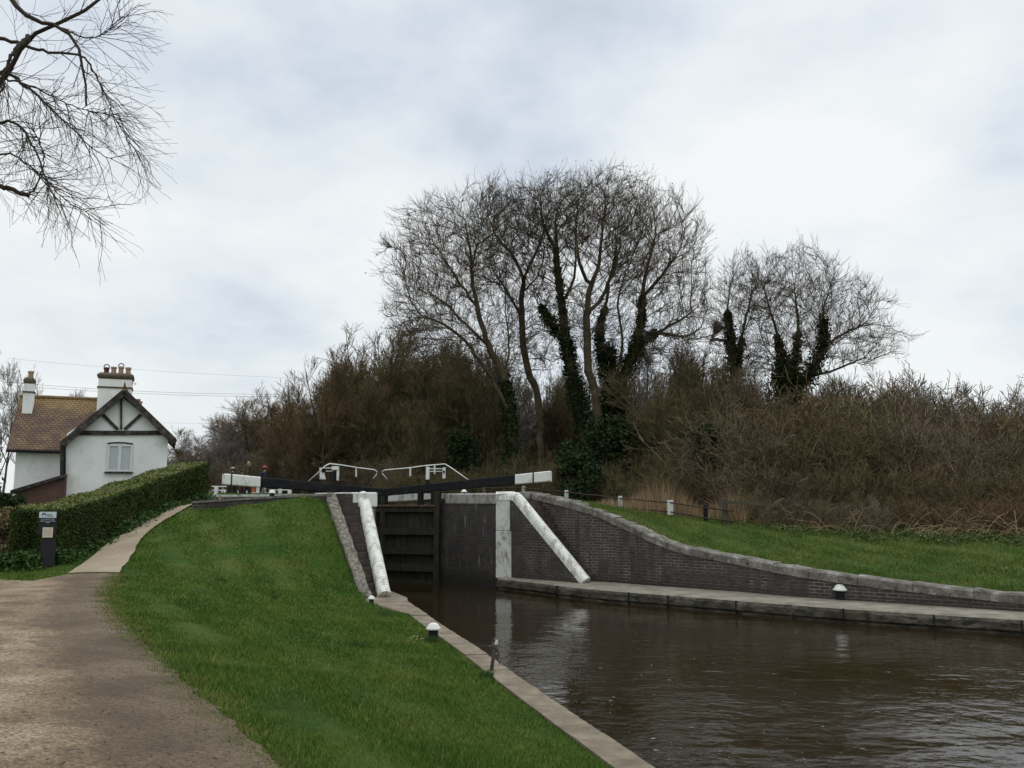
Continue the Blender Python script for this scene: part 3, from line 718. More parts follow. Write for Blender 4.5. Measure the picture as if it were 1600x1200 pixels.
mid = [cpts[-2] + (cpts[-1] - cpts[-2]) * t for t in np.linspace(0, 1, 12)][1:]
round_coping(cpts[:-1] + mid, .145, 'rounded_coping', e2)
# right steps
S0 = pa + dirR * .25; width = .95
mb = MB(); n_st = 14
for k in range(n_st):
    t = (k + .0) / n_st; a_ = S0 + (pf - S0) * t; b_ = S0 + (pf - S0) * ((k + 1.0) / n_st)
    z = TOP - .05 - (k + 1) * (TOP - .05) / n_st + .001
    if z < .03: continue
    wall_loft(mb, [a_ + nR * .262, b_ + nR * .262], [a_ + nR * (.26 + width), b_ + nR * (.26 + width)], z, -.3)
mb.build('steps', M['step_brick'], e2)

# top slab for right lockside (brick paving)
mb = MB()
tp = [PR[:2] + nrmR * .6, HR[:2] + nrmR * .85 - AX[:2] * .2, HR[:2] + nrmR * 3.0 + AX[:2] * .4, wing_b[0][:2] + (.1, .2), wing_b[0][:2] + (-.2, -.2), pa + nR * .27 + dirR * .1]
# ------------------------------------------------------------------ left lock wall
e = empty('lock_wall', PL, 'left lock wall corner with chunky white painted coping block', 'lock wall')
L0 = HL + AX * 18
mb = MB(); chamber(mb, PL, HL - AX * .2, .5, -1.2, TOP - .36, -1); mb.build('chamber_face', M['brick_wet'], e)
mb = MB(); chamber(mb, HL - nrmR3 * .25, L0 - nrmR3 * .25, .5, -1.2, TOP - .1, -1); mb.build('inner_face', M['brick'], e)
axd = AX[:2]; lf_n = -nrmR
# front face of the left abutment, facing the canal
A2 = PL[:2]; B2 = strT[:2] + (-.1, .1)
mb = MB(); tl = unit(B2 - A2); nb = np.array([tl[1], -tl[0]])
mb = MB(); wall_loft(mb, [A2 + tl * .3, B2], [A2 + tl * .3 + nb * .5, B2 + nb * .5], TOP - .03, -.6); mb.build('abutment_face', M['brick'], e)
mb = MB()
for z0_, z1_, g_ in ((TOP - .37, TOP, .03), (-.3, TOP - .38, .0)):
    a_ = A2 - axd * g_ - lf_n * g_; w_ = .42
    wall_loft(mb, [a_, a_ + lf_n * w_ + tl * 0], [a_ + axd * .6, a_ + lf_n * w_ + axd * .6], z1_, z0_)
mb.build('white_quoin', M['white'], e, bevel=.035)
mb = MB(); a_ = A2 + axd * .6; b_ = HL[:2] - axd * .2
wall_loft(mb, [a_, b_], [a_ + lf_n * .5, b_ + lf_n * .5], TOP, TOP - .36); mb.build('coping_stone', M['white_dirty'], e, bevel=.03)

# left stairs
e2 = empty('lock_stairs', footL, 'left brick steps squeezed between a white rounded parapet and a rough stone string', 'steps', 'lock steps with white parapets')
fl = footL[:2]; tl_ = topL[:2]; dl = unit(fl - tl_); nl = np.array([dl[1], -dl[0]])     # towards the grass
if nl[0] > 0: nl = -nl
pp = []
for t in np.linspace(0, 1, 14):
    c = tl_ + (fl - tl_) * t; z = TOP - .11 - max(0, t - .03) / .97 * (TOP - .15)
    pp.append((c[0], c[1], z))
pp = [(tl_[0] - dl[0] * .1, tl_[1] - dl[1] * .1, TOP - .13)] + pp
round_coping(pp, .145, 'rounded_coping', e2)
mb = MB(); secs = []
for p in pp:
    c = np.array(p[:2]); secs.append([(*(c - nl * .12), -.6), (*(c - nl * .12), p[2] - .06), (*(c + nl * .12), p[2] - .06), (*(c + nl * .12), -.6)])
mb.loft(secs); mb.build('parapet_wall', M['brick'], e2)
# string wall
mb = MB(); secs = []; sB = strB[:2]; sT = strT[:2]; ds = unit(sB - sT); ns = np.array([ds[1], -ds[0]]); ns = ns if ns[0] < 0 else -ns
for t in np.linspace(0, 1, 26):
    c = sT + (sB - sT) * t; z = TOP - t * (TOP - .06); j = random.uniform(-.02, .02); j2 = random.uniform(-.015, .015); j3 = random.uniform(-.015, .015)
    secs.append([(*(c - ns * (.12 + j3)), -.6), (*(c - ns * (.12 + j3)), z - .03 + j2), (*(c - ns * .09), z + j), (*(c + ns * .10), z + j2), (*(c + ns * (.14 + j2)), z - .04), (*(c + ns * .14), -.6)])
mb.loft(secs); mb.build('string_coping', M['stone_lichen'], e2)
mb = MB()
for k in range(14):
    z = TOP - (k + 1.0) * (TOP - .03) / 14 - .09
    def row(t):
        a = tl_ + (fl - tl_) * t + nl * .118; b = sT + (sB - sT) * t - ns * .11
        # keep the tread square to the flight
        return a, b
    t1, t2 = k / 14, (k + 1) / 14
    a1, b1 = row(t1); a2, b2 = row(min(1, t2))
    secs = [[(*a1, -.4), (*a1, z), (*b1, z), (*b1, -.4)], [(*a2, -.4), (*a2, z), (*b2, z), (*b2, -.4)]]
    m2 = MB(); m2.loft(secs); m2.build('step', M['step_brick'], e2)
# paved foot of the stairs
mb = MB(); ft = [G(566, 944), G(640, 959), G(636, 934), G(604, 921), G(590, 928), G(572, 932)]
mb.add([(p[0], p[1], .006) for p in ft] + [(p[0], p[1], -.5) for p in ft], [tuple(range(6))] + [(i, (i + 1) % 6, 6 + (i + 1) % 6, 6 + i) for i in range(6)]); mb.build('landing', M['coping'], e2)

# low wall retaining the lockside on the left
e = empty('low_wall', lw[1], 'low dark brick wall with flat grey coping above the grass bank', 'wall')
lwd = densify(lw, .4); f_ = [p[:2] for p in lwd]; zt_ = [p[2] for p in lwd]
if True:
    b_ = offset_poly(f_, -.35); f1 = offset_poly(f_, 0.0)
    mb = MB(); wall_loft(mb, f1, b_, [z - .06 for z in zt_], 1.2); mb.build('brickwork', M['brick'], e)
    mb = MB(); wall_loft(mb, offset_poly(f_, .025), offset_poly(f_, -.38), zt_, [z - .06 for z in zt_], .005); mb.build('coping_stone', M['stone'], e)
# ------------------------------------------------------------------ lock gates
def catmull(pts, n):
    pts = [np.array(p, float) for p in pts]; out = []
    for i in range(len(pts) - 1):
        p0, p1, p2, p3 = pts[max(0, i - 1)], pts[i], pts[i + 1], pts[min(len(pts) - 1, i + 2)]
        for t in np.linspace(0, 1, n, endpoint=False):
            out.append(.5 * ((2 * p1) + (-p0 + p2) * t + (2 * p0 - 5 * p1 + 4 * p2 - p3) * t * t + (-p0 + 3 * p1 - 3 * p2 + p3) * t ** 3))
    out.append(pts[-1]); return out
def gate(side, heel, end_px, end_d, label):
    m_ = MIT.copy(); h_ = np.array([heel[0], heel[1], 0]); E = P(*end_px, end_d)
    e = empty('lock_gate', (heel[0], heel[1], -.3), label, 'lock gate', 'mitred lock gates')
    dv = unit((heel - m_) * (1, 1, 0)); up = np.array([0, 0, 1.]); nv = np.array([dv[1], -dv[0], 0]);
    if nv[1] > 0: nv = -nv      # faces downstream, to the camera
    mi = np.array([m_[0], m_[1], 0]); Lw = float(np.linalg.norm(h_ - mi)); gt = 1.97
    # planking
    mb = MB()
    nb_ = 9
    for k in range(nb_):
        a = mi + dv * (Lw * (k + .02) / nb_); b = mi + dv * (Lw * (k + .98) / nb_)
        mb.bar((*(a + (b - a) * .5)[:2], -1.0), (*(a + (b - a) * .5)[:2], gt - .05), Lw / nb_ * .95, .07, up=(nv[0], nv[1], 0))
    lf_ = mb.build('leaf', M['gate_wood'], e)
    for z in (gt - .09, 1.20, .62, .12, -.35):
        mb = MB(); o_ = nv * .10; mb.bar(mi + dv * .1 + o_ + up * z, mi + dv * (Lw - .1) + o_ + up * z, .15, .20); r_ = mb.build('rail', M['gate_wood'], lf_); r_.location = (0, 0, 0)
    for nm, t in (('mitre_post', .05), ('heel_post', Lw - .08)):
        mb = MB(); c = mi + dv * t + nv * .08; mb.bar((c[0], c[1], -1.1), (c[0], c[1], gt + .42), .17, .24, up=(nv[0], nv[1], 0)); mb.build(nm, M['gate_wood'] if nm == 'heel_post' else M['gate_wood'], e, bevel=.02)
    for t in (.12, Lw - .2, Lw - .62):
        mb = MB(); c = mi + dv * t + nv * .1; mb.bar((c[0], c[1], gt), (c[0], c[1], gt + .40), .14, .18, up=(nv[0], nv[1], 0)); mb.build('beam_post', M['black'], e, bevel=.01)
    # mossy top plank and footboard
    mb = MB(); mb.bar(mi + up * (gt + .0) + nv * .05 + dv * .1, h_ + up * (gt + .0) + nv * .05 - dv * .1, .36, .05); mb.build('top_plank', M['moss_wood'], e)
    mb = MB(); secs = []
    for t in np.linspace(0.02, .98, 12):
        c = mi + (h_ - mi) * t - nv * .35; z = gt + .10 + .10 * t; j = random.uniform(-.01, .01)
        secs.append([(*(c + nv * .25)[:2], z - .10), (*(c + nv * .25)[:2], z + j), (*(c - nv * .15)[:2], z + .03 + j), (*(c - nv * .15)[:2], z - .1)])
    mb.loft(secs); mb.build('footboard', M['moss_wood'], e)
    # balance beam
    zb = zat(598, 770, 27.2); st = mi + nv * .1 + up * (2.36)
    Ee = np.array([E[0], E[1], E[2]])
    w0, w1, h0, h1 = .22, .30, .22, .30 if side > 0 else .31
    def sec(t, gx=0):
        c = st + (Ee - st) * t; w = w0 + (w1 - w0) * t + gx; h = h0 + (h1 - h0) * t + gx; sd = unit(np.cross(dv, up)); 
        bd = unit((Ee - st) * (1, 1, 0)); sd = np.array([bd[1], -bd[0], 0]); cz = .03
        return [c + sd * x * w / 2 + up * y * h / 2 for x, y in ((-1, -.85), (-.85, -1), (.85, -1), (1, -.85), (1, .85), (.85, 1), (-.85, 1), (-1, .85))]
    tw = .80 if side > 0 else .785
    mb = MB(); mb.loft([sec(t) for t in np.linspace(0, tw, 9)]); bb = mb.build('balance_beam', M['black'], e)
    mb = MB(); mb.loft([sec(t, .006) for t in (tw, .86, .93, .985)] + ([[p * .5 + np.mean(sec(1.0), 0) * .5 + (sec(1.0)[i] - np.mean(sec(1.0), 0)) * .42 for i, p in enumerate(sec(1.0))]] if side < 0 else [sec(1.0, .004)])); wt = mb.build('white_end', M['white'], bb); wt.location = (0, 0, 0)
    mb = MB()
    t = .95 if side < 0 else .90
    mb.loft([sec(t, .02), sec(t + .008, .02)]); bd_ = mb.build('iron_band', M['rust'], bb); bd_.location = (0, 0, 0)
    return e, mi, dv, nv, st, Ee
gR = gate(1, HR, (861, 744), 26.0, 'right lock gate with wet oak leaf and black beam tipped white')
gL = gate(-1, HL, (348, 748.5), 25.0, 'left lock gate mostly hidden, long black beam ending in white tip over the low wall')
# handrails and paddle gear
def rail(e, pxs, ds, r=.017, name='handrail'):
    pts = [P(a, b, d) for (a, b), d in zip(pxs, ds)]
    mb = MB(); mb.tube(pts, r, 8); o = mb.build(name, M['white'], e, smooth=True); return o
rail(gL[0], [(482, 752), (500, 736), (508, 728), (515, 724.5), (530, 726), (560, 731), (585, 734), (589, 737), (588.5, 741), (583, 748)], [26.4, 26.3, 26.3, 26.4, 26.5, 26.8, 27.05, 27.1, 27.1, 27.1])
for (a, b, c) in ((556.5, 731, 745), ):
    mb = MB(); mb.tube([P(a, b, 26.8), P(a, c, 26.8)], .024, 8); mb.build('rail_post', M['white'], gL[0])
rail(gR[0], [(605, 749), (597.5, 740), (597, 736.5), (601, 734.5), (640, 731), (665, 727.5), (695, 725), (702, 729), (715, 738), (732, 750)], [27.15, 27.1, 27.1, 27.1, 26.9, 26.9, 26.75, 26.7, 26.65, 26.6])
for (a, b, c) in ((641, 731, 744), (679, 727, 741)):
    mb = MB(); mb.tube([P(a, b, 26.9), P(a, c, 26.9)], .024, 8); mb.build('rail_post', M['white'], gR[0])
def pbox(e, x0, y0, x1, y1, d, depth, mat, name, bev=.015, parent=None):
    a = P(x0, y1, d); b = P(x1, y0, d); mb = MB(); mb.box(((a[0] + b[0]) / 2, d, (a[2] + b[2]) / 2), (abs(b[0] - a[0]), depth, abs(b[2] - a[2])))
    return mb.build(name, mat, e, bevel=bev)
pg = empty('paddle_gear', P(512, 752, 26.4), 'white topped paddle gear standing on the left gate', 'paddle gear', 'paddle gear on the gates')
a = P(499.5, 749, 26.4); mb = MB()
mb.loft([[P(499.5, 749, 26.3), P(509, 749, 26.3), P(509, 749, 26.55), P(499.5, 749, 26.55)], [P(499.5, 739, 26.3), P(507, 739, 26.3), P(507, 739, 26.55), P(499.5, 739, 26.55)], [P(499, 731, 26.3), P(506, 731, 26.3), P(506, 731, 26.55), P(499, 731, 26.55)]]); mb.build('gear_post', M['white'], pg, bevel=.01)
pbox(pg, 503, 732, 509, 738, 26.28, .08, M['black'], 'spindle', .01)
pbox(pg, 505, 730.5, 524, 732, 26.45, .04, M['white'], 'bar', .0); pbox(pg, 507, 735.5, 522, 736.8, 26.45, .04, M['white'], 'bar', 0)
pbox(pg, 519, 736, 526, 753, 26.45, .18, M['black'], 'gear_case'); pbox(pg, 519, 729, 529.5, 734.5, 26.45, .20, M['white'], 'gear_cap'); pbox(pg, 526, 735, 529.8, 751, 26.42, .10, M['white'], 'rack_guard')
pg = empty('paddle_gear', P(680, 752, 26.75), 'pair of white paddle posts standing on the right gate', 'paddle gear', 'paddle gear on the gates')
pbox(pg, 665.5, 729.5, 671, 749.5, 26.75, .14, M['white'], 'gear_post'); pbox(pg, 665.6, 749.6, 670.6, 757, 26.75, .13, M['black'], 'post_base', 0)
pbox(pg, 691.5, 730.5, 696.5, 748, 26.75, .12, M['white'], 'gear_post'); pbox(pg, 692, 735.5, 695, 738.5, 26.66, .05, M['black'], 'spindle', .005); pbox(pg, 697, 733, 699, 752, 26.75, .12, M['rust'], 'rack', 0)
pbox(pg, 671, 731.5, 691.5, 733, 26.77, .03, M['white'], 'bar', 0); pbox(pg, 671, 735.8, 691.5, 737.2, 26.77, .03, M['white'], 'bar', 0)

# ------------------------------------------------------------------ bollards
def bollard(name, loc, s, label, cap=True):
    e = empty(name, loc, label, 'bollard', 'low white capped mooring bollards')
    mb = MB(); mb.lathe(loc, [(0.085 * s, -.06), (0.088 * s, .02 * s), (.078 * s, .09 * s), (.084 * s, .15 * s)], 20); mb.build('post', M['black'], e, smooth=True)
    mb = MB(); pr = [(0.09, .145), (.122, .15), (.125, .165), (.118, .18), (.098, .20), (.085, .225), (.06, .248), (.03, .258), (.004, .26)]
    mb.lathe(loc, [(r * s, z * s) for r, z in pr], 24); mb.build('cap', M['white'], e, smooth=True)
    return e
q = G(677, 998); bollard('bollard', (q[0], q[1], 0.0), .95, 'white capped bollard in the near grass by the coping, biggest of the towpath ones')
q = G(580, 943); bollard('bollard', (q[0], q[1], 0.0), .62, 'small white capped bollard at the foot of the left steps')
q = G(1314, 937); bollard('bollard', (q[0], q[1], 0.0), 1.32, 'white domed bollard standing alone on the right quay ledge')
q = P(425, 778, 27.5); bollard('bollard', (q[0], q[1], q[2]), .95, 'white capped bollard on the lockside below the left balance beam')
q = P(725, 775, 29); bollard('bollard', (q[0], q[1], q[2]), .82, 'white capped bollard on the lockside below the right balance beam')

# leaning stake by the water
q0 = G(766, 1048); q1 = P(776, 1004, q0[1] + .05)
e = empty('mooring_stake', q0, 'leaning dark stake with a pale broken top at the grass edge by the water', 'stake')
mb = MB(); mb.tube([q0 + (0, 0, -.1), q0 + (q1 - q0) * .5, q1], [.024, .022, .019], 8); mb.build('shaft', M['wood_old'], e, smooth=True)
mb = MB(); mb.tube([q0 + (q1 - q0) * .93 + (0, -.004, 0), q1 + (.005, 0, .035)], [.023, .017], 7); mb.build('pale_top', M['white_dirty'], e)
mb = MB(); c_ = q0 + (q1 - q0) * .5; mb.tube([c_ + (.01, -.01, .12), c_ + (.07, .0, .05), c_ + (.05, .0, -.03), c_ + (.085, 0, -.10)], [.009, .012, .008, .006], 6); mb.build('twisted_wire', M['rust'], e)

# ------------------------------------------------------------------ rail fence on the right lockside
fe = empty('rail_fence', P(1047, 810, 27), 'low fence of short white posts and dark iron rails beside the lock meadow', 'fence')
fp = [(756, 760, 36), (818, 759.5, 33.6), (885, 766, 31.4), (969, 775, 28.9), (1047, 781.5, 27), (1102, 790, 25.8)]
tops = [P(*p) for p in fp]
for k, t in enumerate(tops):
    g0 = gz(t[0], t[1]); w = .145 if k == 4 else .12
    if k < 5:
        mb = MB(); mb.box((t[0], t[1], (t[2] + g0 + .09) / 2), (w, w, t[2] - g0 - .09), .3); mb.build('post', M['white'] if k == 4 else M['white_dirty'], fe, bevel=.02)
        mb = MB(); mb.box((t[0], t[1], g0 + .02), (w * .97, w * .97, .14), .3); mb.build('post_foot', M['black'], fe)
    else:
        mb = MB(); mb.box((t[0], t[1], (t[2] + g0) / 2), (.10, .10, t[2] - g0 + .06), .3); mb.build('post', M['black'], fe, bevel=.01)
pts_u = [t + (0, -.07, -.07) for t in tops]; pts_l = [t + (0, -.07, -.36) for t in tops]
for pts_ in (pts_u, pts_l):
    mb = MB(); q_ = densify([np.array(p) for p in pts_] + [np.array(pts_[-1]) + (.75, -.3, -.08)], .5)
    q_ = [p + (0, 0, random.uniform(-.012, .012)) for p in q_]; mb.tube(q_, .024, 6); mb.build('rail', M['rust'], fe)
t = P(1132, 778, 25.6); g0 = gz(t[0], t[1]); e = empty('fence_post', (t[0], t[1], g0), 'taller bare wooden post ending the rail fence before the thicket', 'post')
mb = MB(); mb.box((t[0], t[1], (t[2] + g0) / 2), (.13, .13, t[2] - g0), .2); mb.build('timber', M['wood_old'], e, bevel=.015)
mb = MB(); mb.bar((t[0], t[1] - .08, t[2] - .12), (t[0] + 1.6, t[1] + .5, t[2] - .20), .05, .09); mb.build('rail', M['wood_old'], e)

# ------------------------------------------------------------------ upper end of the lock: rails seen under the beam
def white_rail(x0, x1, d, ys_, posts, label):
    e = empty('guard_rail', P((x0 + x1) / 2, 778, d), label, 'railing')
    for y_ in ys_:
        mb = MB(); mb.bar(P(x0, y_, d), P(x1, y_, d), .045, .045); mb.build('rail', M['white'], e)
    for (x_, yt, yb) in posts:
        mb = MB(); a = P(x_, yt, d); b = P(x_, yb, d); mb.bar(a, (a[0], a[1], a[2] - .35), .14, .14); mb.build('post_top', M['white'], e)
        mb = MB(); mb.bar((a[0] + .03, a[1], a[2] - .3), (b[0] + .03, b[1], b[2] - .15), .11, .11); mb.build('post', M['black'], e)
    return e
white_rail(331, 354, 38, (760, 766), [(338, 760, 777)], 'white two bar guard rail between the hedge end and the beam tip')
white_rail(421, 456, 38, (765.5,), [(438, 760.5, 778), (453, 761, 777)], 'single white guard rail with two square posts right of the lockside bollard')
# small striped barrier
e = empty('barrier', P(397, 780, 40), 'small orange barrier panel with pale bars on the lockside behind the beam', 'barrier')
pbox(e, 393, 758, 400, 779, 40, .06, M['orange'], 'panel', .0)
pbox(e, 393.2, 759.5, 401, 761, 39.95, .06, M['white'], 'bar', 0); pbox(e, 393.2, 769.5, 401, 771, 39.95, .06, M['white'], 'bar', 0)
pbox(e, 400.5, 757, 405.5, 778, 39.9, .1, M['white'], 'post', 0)
# mast
e = empty('signal_mast', P(390, 775, 46), 'thin rusty pole with pale pointed top rising behind the left beam', 'pole')
mb = MB(); mb.tube([P(390.5, 778, 46), P(390, 728, 46)], .04, 6); mb.build('pole', M['rust'], e)
mb = MB(); mb.tube([P(390, 728.5, 46), P(389, 724, 46), P(388, 720.5, 46)], [.07, .11, .02], 8); mb.build('pale_top', M['buff'], e)

# ------------------------------------------------------------------ people
def person(px, pyfoot, d, h, pose, top, legs, hat, shoes, label, face=0.0):
    base = P(px, pyfoot, d); k = h / 1.75
    e = empty('person', base, label, 'person')
    hip = .92; st = pose.get('stride', .10)
    V = {}; 
    J = [('pel', (0, 0, .95), .13), ('wai', (0, 0, 1.10), .125), ('che', (0, 0, 1.32), .15), ('nek', (0, .0, 1.50), .06), ('hd0', (0, -.01, 1.60), .085), ('hd1', (0, -.015, 1.70), .088),
         ('hpl', (-.10, 0, .92), .10), ('knl', (-.11 - st * .2, -st, .50), .065), ('anl', (-.11 - st * .3, -st * .6, .09), .045), ('tol', (-.12 - st * .3, -st * .6 - .16, .035), .035),
         ('hpr', (.10, 0, .92), .10), ('knr', (.11, st * .6, .50), .065), ('anr', (.11, st * 1.3, .09), .045), ('tor', (.12, st * 1.3 - .16, .035), .035),
         ('shl', (-.19, 0, 1.43), .065), ('ell', (-.25, .03, 1.15), .048), ('wrl', (-.22, -.12, .93), .032), ('hal', (-.21, -.16, .86), .032),
         ('shr', (.19, 0, 1.43), .065), ('elr', (.25, .03, 1.15), .048), ('wrr', (.22, -.12, .93), .032), ('har', (.21, -.16, .86), .032)]
    idx = {n: i for i, (n, _, _) in enumerate(J)}
    E = [('pel', 'wai'), ('wai', 'che'), ('che', 'nek'), ('nek', 'hd0'), ('hd0', 'hd1'), ('pel', 'hpl'), ('hpl', 'knl'), ('knl', 'anl'), ('anl', 'tol'), ('pel', 'hpr'), ('hpr', 'knr'), ('knr', 'anr'), ('anr', 'tor'),
         ('che', 'shl'), ('shl', 'ell'), ('ell', 'wrl'), ('wrl', 'hal'), ('che', 'shr'), ('shr', 'elr'), ('elr', 'wrr'), ('wrr', 'har')]
    Rz = Matrix.Rotation(face, 3, 'Z')
    vs = [tuple(Rz @ Vector(p) * k) for _, p, _ in J]
    me = bpy.data.meshes.new('body'); me.from_pydata(vs, [(idx[a], idx[b]) for a, b in E], []); me.update()
    o = bpy.data.objects.new('body', me); COL.objects.link(o)
    sk = o.modifiers.new('skin', 'SKIN')
    for i, (_, _, r) in enumerate(J):
        me.skin_vertices[0].data[i].radius = (r * k * (1.25 if J[i][0] in ('che', 'wai', 'pel') else 1), r * k * (.8 if J[i][0] in ('che', 'wai', 'pel') else 1))
    me.skin_vertices[0].data[0].use_root = True
    o.modifiers.new('sub', 'SUBSURF').levels = 1
    dg = bpy.context.evaluated_depsgraph_get(); m2 = bpy.data.meshes.new_from_object(o.evaluated_get(dg))
    bpy.data.objects.remove(o); m2.name = 'body'; m2.materials.clear()
    for mt in (M['skin'], top, legs, shoes): m2.materials.append(mt)
    for p in m2.polygons:
        c = Rz.inverted() @ (p.center / k)
        mi = 0
        if c.z < .11: mi = 3
        elif c.z < .97 and abs(c.x) < .2: mi = 2
        elif c.z < 1.52 and not (abs(c.x) > .16 and c.z < .95): mi = 1
        p.material_index = mi; p.use_smooth = True
    o = bpy.data.objects.new('body', m2); COL.objects.link(o); o.parent = e
    # face, hair, hat
    def loc(x, y, z): v_ = Rz @ Vector((x, y, z)) * k; return (v_.x + base[0], v_.y + base[1], v_.z + base[2])
    mb = MB(); mb.lathe(loc(0, .012, 1.60), [(.04 * k, -.03), (.098 * k, .0), (.104 * k, .07 * k), (.085 * k, .14 * k), (.03 * k, .175 * k)], 14); mb.build('hair', M['hair'], e, smooth=True)
    mb = MB(); mb.tube([loc(0, -.095, 1.66), loc(0, -.115, 1.62)], [.010, .016], 6); mb.build('nose', M['skin'], e)
    if hat is not None:
        mb = MB(); mb.lathe(loc(0, 0, 1.70), [(.16 * k, .0), (.155 * k, .015), (.118 * k, .02), (.112 * k, .08 * k), (.06 * k, .125 * k), (.005, .13 * k)], 16); mb.build('hat', hat, e, smooth=True)
    return e
person(362, 778.5, 44, 1.50, {'stride': .06}, M['blackcloth'], M['blackcloth'], M['pinkhat'], M['shoe'], 'person in black with a pinkish hat and white shoes behind the beam tip', .1)
person(376, 779, 46, 1.48, {'stride': .12}, M['maroon'], M['maroon'], None, M['blackcloth'], 'dark haired person in maroon standing behind the white beam tip', .8)
person(386, 779, 47, 1.40, {'stride': .08}, M['maroon'], M['navy'], None, M['blackcloth'], 'person in maroon top and navy trousers left of the orange barrier', -.5)
person(412, 779, 42, 1.50, {'stride': .30}, M['navy'], M['jeans'], M['redcap'], M['blackcloth'], 'person in red hat and pale blue jeans striding behind the black beam', 1.0)

# ------------------------------------------------------------------ cottage
hd = 38.0; HROT = math.radians(21.5)
HX = float(P(183, 778, hd)[0])
def W(px, py, d=hd):      # point in the unrotated house frame (the house is turned by HROT about (HX, hd))
    dy = d - hd; c_, s_ = math.cos(HROT), math.sin(HROT); r = ray(px, py); k = r[0] / r[1]
    dx = (k * (hd + dy * c_) - HX + dy * s_) / (c_ - k * s_); yw = hd + dx * s_ + dy * c_
    return np.array([HX + dx, d, zat(px, py, yw)])
ca = math.radians(6)
e = empty('cottage', (W(183, 778)[0], hd, .8), 'white rendered cottage with black timbered gable and mossy tiled roof', 'house')
gl, gr, rx = W(103, 700)[0], W(262, 700)[0], W(190, 700)[0]; zr = W(190, 608)[2]; ze = W(262, 681)[2]; Z0 = .5
gd = 7.0
mb = MB()
sec = lambda y: [(gl, y, Z0), (gr, y, Z0), (gr, y, ze), (rx, y, zr - .28), (gl, y, ze)]
mb.loft([sec(hd), sec(hd + gd)]); mb.build('wall', M['render'], e)
# gable roof (two slopes)
ovx = .42
zl_ = ze - .30
rf = MB()
for sgn, ex in ((-1, gl), (1, gr)):
    sl = (zr - ze) / abs(ex - rx); x_e = ex + sgn * ovx; z_e = ze - sl * ovx + .05
    if sgn < 0: x_e = W(96, 700)[0]; z_e = W(96, 690)[2]
    else: x_e = W(275, 700)[0]; z_e = W(275, 686)[2]
    a = [(rx, hd - .35, zr), (x_e, hd - .35, z_e), (x_e, hd + gd, z_e), (rx, hd + gd, zr)]
    b = [(p[0], p[1], p[2] - .10) for p in a]
    rf.add(a + b, [(0, 1, 2, 3), (7, 6, 5, 4), (0, 4, 5, 1), (1, 5, 6, 2), (2, 6, 7, 3), (3, 7, 4, 0)])
roof = rf.build('roof', M['tiles'], e)
# ridge tiles
mb = MB(); mb.tube([(rx, hd - .38, zr + .0), (rx, hd + gd, zr + .0)], .10, 10); r_ = mb.build('ridge_tiles', M['tiles'], roof); r_.location = (0, 0, 0)
# bargeboards
mb = MB()
for sgn, px_, py_ in ((-1, 97, 692), (1, 273, 689)):
    a = np.array([rx, hd - .38, zr - .16]); b = W(px_, py_, hd - .38); b = np.array([b[0], hd - .38, b[2] - .08])
    mb.bar(a - (0, 0, .0), b, .06, .26, up=(0, 0, 1))
mb.build('bargeboard', M['timber'], e)
# timber framing on the gable
yt = hd - .04
def tb(a, b, w=.14):
    mb = MB(); A = W(*a); B = W(*b); A = np.array([A[0], yt, A[2]]); B = np.array([B[0], yt, B[2]]); mb.bar(A, B, .08, w) if abs(A[0] - B[0]) > .02 else mb.bar(A, B, w, .08); mb.build('timber', M['timber'], e)
tb((114, 676.5), (259, 676.5), .19); tb((189.5, 621), (189.5, 671), .14); tb((160, 647), (184, 671), .13); tb((220, 648), (195, 671), .13)
tb((185, 619), (118, 673), .15); tb((194, 619), (257, 673), .15); tb((181, 620.5), (198, 620.5), .12)
# finial and aerial
mb = MB(); q = W(193, 602, hd - .3); mb.tube([(rx, hd - .36, zr), (rx, hd - .36, zr + .26)], [.06, .02], 6); mb.build('finial', M['timber'], e)
mb = MB(); q = W(205, 603, hd + 1); mb.tube([W(205, 625, hd + 2), W(205, 597, hd + 2)], .015, 5); mb.tube([W(192, 599, hd + 2), W(214, 600, hd + 2)], .012, 5)
for xx in (195, 199, 203, 207, 211): mb.tube([W(xx, 596.5, hd + 2), W(xx, 602, hd + 2)], .009, 5)
mb.build('aerial', M['wire'], e)
# window: arched head, frame, two casements
wx0, wx1, wy0, wy1 = W(166.5, 735)[0], W(205.5, 735)[0], W(186, 695)[2], W(186, 737)[2]
wd = W(1, 1)  # unused
mb = MB(); mb.box(((wx0 + wx1) / 2, hd - .005, (wy0 + wy1) / 2), (wx1 - wx0, .03, wy0 - wy1)); win = mb.build('window', M['curtain'], e)
fx = (wx0 + wx1) / 2 - .01
mb = MB()
for x_, w_ in ((wx0 + .04, .08), (wx1 - .04, .08), (fx, .13)): mb.box((x_, hd - .05, (wy0 + wy1) / 2), (w_, .06, wy0 - wy1))
for z_ in (wy0 - .03, wy1 + .04): mb.box((fx, hd - .052, z_), (wx1 - wx0 + .004, .06, .07))
f_o = mb.build('frame', M['plastic_white'], win); f_o.location = (0, 0, 0)
for a_, b_ in ((wx0 + .08, fx - .065), (fx + .065, wx1 - .08)):
    mb = MB(); mb.box(((a_ + b_) / 2, hd - .028, (wy0 + wy1) / 2), (b_ - a_, .012, wy0 - wy1 - .12)); g_ = mb.build('pane', M['glass'], win); g_.location = (0, 0, 0)
mb = MB(); q = []
for t in np.linspace(-1, 1, 9): q.append((fx + t * (wx1 - wx0) / 2 * 1.03, hd - .03, wy0 + .045 + .05 * (1 - t * t)))
mb.tube(q, .035, 6); a_ = mb.build('arched_lintel', M['timber'], win); a_.location = (0, 0, 0)
mb = MB(); mb.box((fx, hd - .08, wy1 - .04), (wx1 - wx0 + .14, .16, .06)); s_ = mb.build('sill', M['timber'], win); s_.location = (0, 0, 0)
